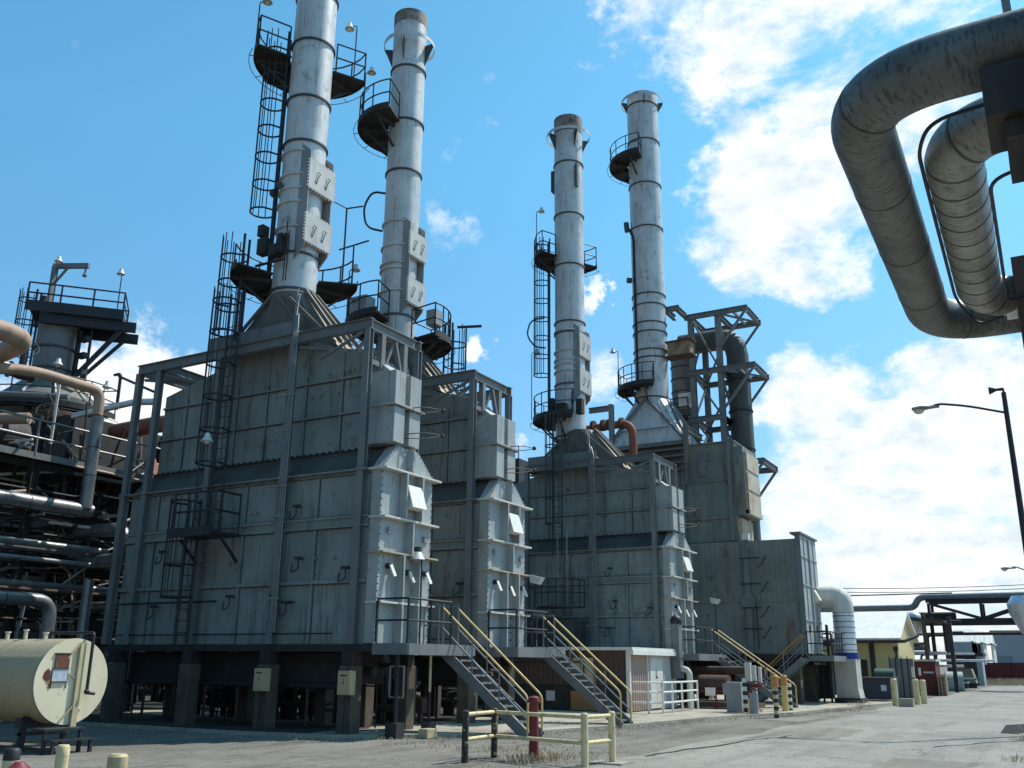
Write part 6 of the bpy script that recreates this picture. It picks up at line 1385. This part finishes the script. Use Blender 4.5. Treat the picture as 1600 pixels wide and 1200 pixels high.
YG = 135; a, b = aty(1549, 989, YG), aty(1660, 989, YG); gb = thing('grey_warehouse', (a.x, YG, 0), 'plain blue grey warehouse beyond the maroon wall, at the right edge', 'building'); MB().box(a.x, YG, 0, b.x, YG + 20, a.z).build('wall', 'far_grey', gb); MB().box(a.x - .2, YG - .2, a.z, b.x, YG + 20, a.z + .3).build('parapet', 'galv', gb); c = aty(1556, 1025, YG); e = aty(1582, 1034, YG); MB().box(c.x, YG - .1, e.z - 3, e.x, YG - .01, c.z).build('door', mat('far_door', (.25, .28, .30), (.22, .25, .27), .3, .7), gb)
MB().box(e.x + .3, YG - .1, 0, e.x + 10, YG - .01, c.z - .7).build('low_cladding', mat('far_blue', (.22, .30, .36), (.2, .27, .33), .3, .7), gb)
# silo row
YH = 112
sl = thing('silo_shed', (0, YH, 0), 'pale grey saw roofed shed with white gables behind the far lean-to', 'building'); a, b, c = aty(1488, 1000, YH), aty(1520, 996, YH), aty(1525, 988, YH)
MB().box(a.x, YH, 0, b.x, YH + 14, a.z - .3).build('wall', 'far_grey', sl)
for i in range(3): yy = YH + i * 5; MB().prism([(a.x - .2, yy, a.z - .28), (b.x + .2 + i * .6, yy, a.z - .28), (b.x + .2 + i * .6, yy + 4.6, a.z - .28), (a.x - .2, yy + 4.6, a.z - .28)], (0, 0, .12)).prism([(a.x, yy + .2, a.z - .15), (b.x + i * .6, yy + .2, a.z - .15), (b.x + i * .6, yy + 2.3, c.z + .4), (a.x, yy + 2.3, c.z + .4)], (0, .1, 0)).prism([(b.x + i * .6 - .2, yy, 2), (b.x + i * .6 - .2, yy + 4.6, 2), (b.x + i * .6 - .2, yy + 4.6, a.z - .1), (b.x + i * .6 - .2, yy + 2.3, c.z + .3), (b.x + i * .6 - .2, yy, a.z - .1)], (.2, 0, 0)).build('saw_roof', 'white', sl)
ln = thing('lean_to', (0, 105, 0), 'black roofed lean-to in front of the saw roofed shed', 'shed'); a, b = aty(1484, 1020, 104), aty(1536, 1022, 104); MB().box(a.x, 104, a.z - .3, b.x, 108, a.z).build('roof', 'black', ln); MB().box(a.x, 104.2, 0, a.x + (b.x - a.x) * .75, 107.5, a.z - .31).build('dark_wall', 'dark', ln); MB().box(a.x + (b.x - a.x) * .76, 104.3, 0, b.x - .2, 107, a.z - .31).build('pale_wall', 'far_grey', ln)
# ------------------------------------------------------------------ pipe bridge over the road
YP = 84.0; z0, z1 = aty(1500, 971, YP).z, aty(1500, 938, YP).z; xA, xB = aty(1447, 950, YP).x, 14.0
pb = thing('pipe_bridge', ((xA + xB) / 2, YP, z0), 'dark steel truss pipe bridge crossing over the far road', 'bridge')
for yy in (YP, YP + 2.4):
    MB().ibeam((xA - 2, yy, z0), (xB, yy, z0), .3, .45).ibeam((xA, yy, z1), (xB, yy, z1), .3, .28).build('chord', 'black', pb); n = 6; mb = MB()
    for i in range(n + 1):
        x = xA + .2 + (xB - xA - .4) * i / n; mb.bar((x, yy, z0 + .22), (x, yy, z1 - .18), .22, .2)
        if i < n: x2 = xA + .2 + (xB - xA - .4) * (i + 1) / n; mb.bar((x + .1, yy, z0 + .25 if i % 2 else z1 - .2), (x2 - .1, yy, z1 - .2 if i % 2 else z0 + .25), .18, .18)
    mb.build('web_member', 'black', pb)
for i in range(3): MB().ibeam((xA + 1.2, YP + 1.2 + (i - 1) * .9, 0), (xA + 1.2, YP + 1.2 + (i - 1) * .9, z0 - .23), .35, .3, (0, 1, 0)).build('leg', 'wood_pole' if i == 0 else 'dark', pb)
pipe('bridge_pipe', [(xA - 22, YP + 1.0, z1 - .45), (xA - 1, YP + 1.0, z1 - .45), (xA - .6, YP + 1.0, z1 + .35), (xB, YP + 1.0, z1 + .4)], .26, 'galv', 'grey pipe lying along the top of the pipe bridge', rad=.5)
pipe('bridge_pipe', [(xA - 24, YP + 1.6, z1 - 1.1), (xA + 2, YP + 1.6, z1 - 1.1)], .3, 'dark', 'dark pipe running left from the pipe bridge above the workshop roof')
pipe('bridge_pipe', [(xA - 24, YP + .4, z1 + .55), (xA + 2, YP + .4, z1 + .62)], .05, 'dark', 'thin line above the workshop roof running to the pipe bridge')
pipe('bridge_pipe', [(xA - 3, YP + .3, z0 - .95), (xB, YP + .3, z0 - .9)], .12, 'dark', 'thin dark pipe slung below the pipe bridge')
pipe('silver_elbow', [aty(1422, 978, 80), aty(1424, 968, 80), aty(1430, 966, 80), aty(1432, 990, 80)], .55, 'alu_bright', 'silver elbow pipe at the gable of the workshop', rad=.8)
ub = thing('hopper', (0, 86, 0), 'silver round hopper end hanging from the pipe bridge at the right edge', 'hopper'); q = aty(1603, 950, YP - 1); MB().lathe(q, [(0, .9), (.9, .9), (1.3, .3), (1.2, -.4), (.5, -1.9), (0, -1.9)], 24).build('shell', 'alu_bright', ub, True)
# process clutter around the foot of the bridge
pr = thing('process_skid', (-6, 82, 0), 'dark open process frame of posts and pipes behind the maroon shed', 'frame'); random.seed(5)
for i in range(9):
    x = xA - 4.5 + (i % 5) * 1.7; y = 76 + (i // 5) * 5; MB().bar((x, y, 0), (x, y, random.uniform(4.2, 5.6)), .26, .26).build('post', 'dark' if i % 3 else 'wood_pole', pr)
for k in range(4):
    mb = MB()
    for _ in range(9):
        x, y, z = xA - 5 + random.uniform(0, 7), random.uniform(75, 82), random.uniform(.8, 3.6); mb.tube(bend([(x, y, z), (x + random.uniform(.8, 3), y, z), (x + 3, y, z)] if k % 2 else [(x, y, z), (x, y, z + 1.5), (x + 1.2, y, z + 1.5)], .3), random.uniform(.05, .12), 8)
    mb.build('pipe', ('dark', 'galv', 'rustdark', 'alu_bright')[k], pr)
MB().prism([(xA - 4.6, 75.5, 5.5), (xA + 2, 75.5, 4.8), (xA + 2, 75.5, 4.95), (xA - 4.6, 75.5, 5.65)], (0, 6, 0)).build('canopy', 'dark', pr)
# pole and wires
wp = thing('power_line', (0, 150, 0), 'two power cables strung across the sky above the far yard', 'cable')
for dz, v in ((0, 919), (1, 913)):
    a, b = aty(1240, v + 5, 150), aty(1700, v - 5, 150); pts = [a.lerp(b, i / 16) - Vector((0, 0, 1.2 * 4 * (i / 16) * (1 - i / 16) * .4)) for i in range(17)]; MB().tube(pts, .05, 4).build('cable', 'black', wp)
# far skyline bits between furnace two and three, and low walls so the site does not end abruptly
pf_ = thing('far_column', aty(805, 700, 70), 'far thin column top with small railings between second and third furnace', 'tower'); a = aty(801, 716, 70); MB().box(a.x - 1.5, 69, 0, a.x + 1.2, 71, a.z - .3).build('block', 'dark', pf_); mb = MB(); railing(mb, [(a.x - 1.2, 69.1, a.z - .3), (a.x, 69.1, a.z - .3), (a.x + 1.1, 69.1, a.z - .3)], 1.1, .05); mb.tube([(a.x + .3, 69.5, a.z - .3), (a.x + .3, 69.5, a.z + 1.4)], .2, 8).tube([(a.x - .8, 69.5, a.z), (a.x - .8, 69.5, a.z + 2.6)], .08, 6); mb.build('railing', 'dark', pf_)
pn = thing('furnace_block', (-22.5, 31, 0), 'grey casing of a hidden furnace glimpsed left of the third furnace', 'furnace'); MB().box(-29, 33, 2.2, -22.2, 35.5, 8.6).build('casing', 'casing', pn); MB().box(-29, 33.1, .0, -28.4, 33.7, 2.19).box(-23, 33.1, 0, -22.4, 33.7, 2.19).box(-23, 34.8, 0, -22.4, 35.4, 2.19).build('leg', 'concrete', pn)
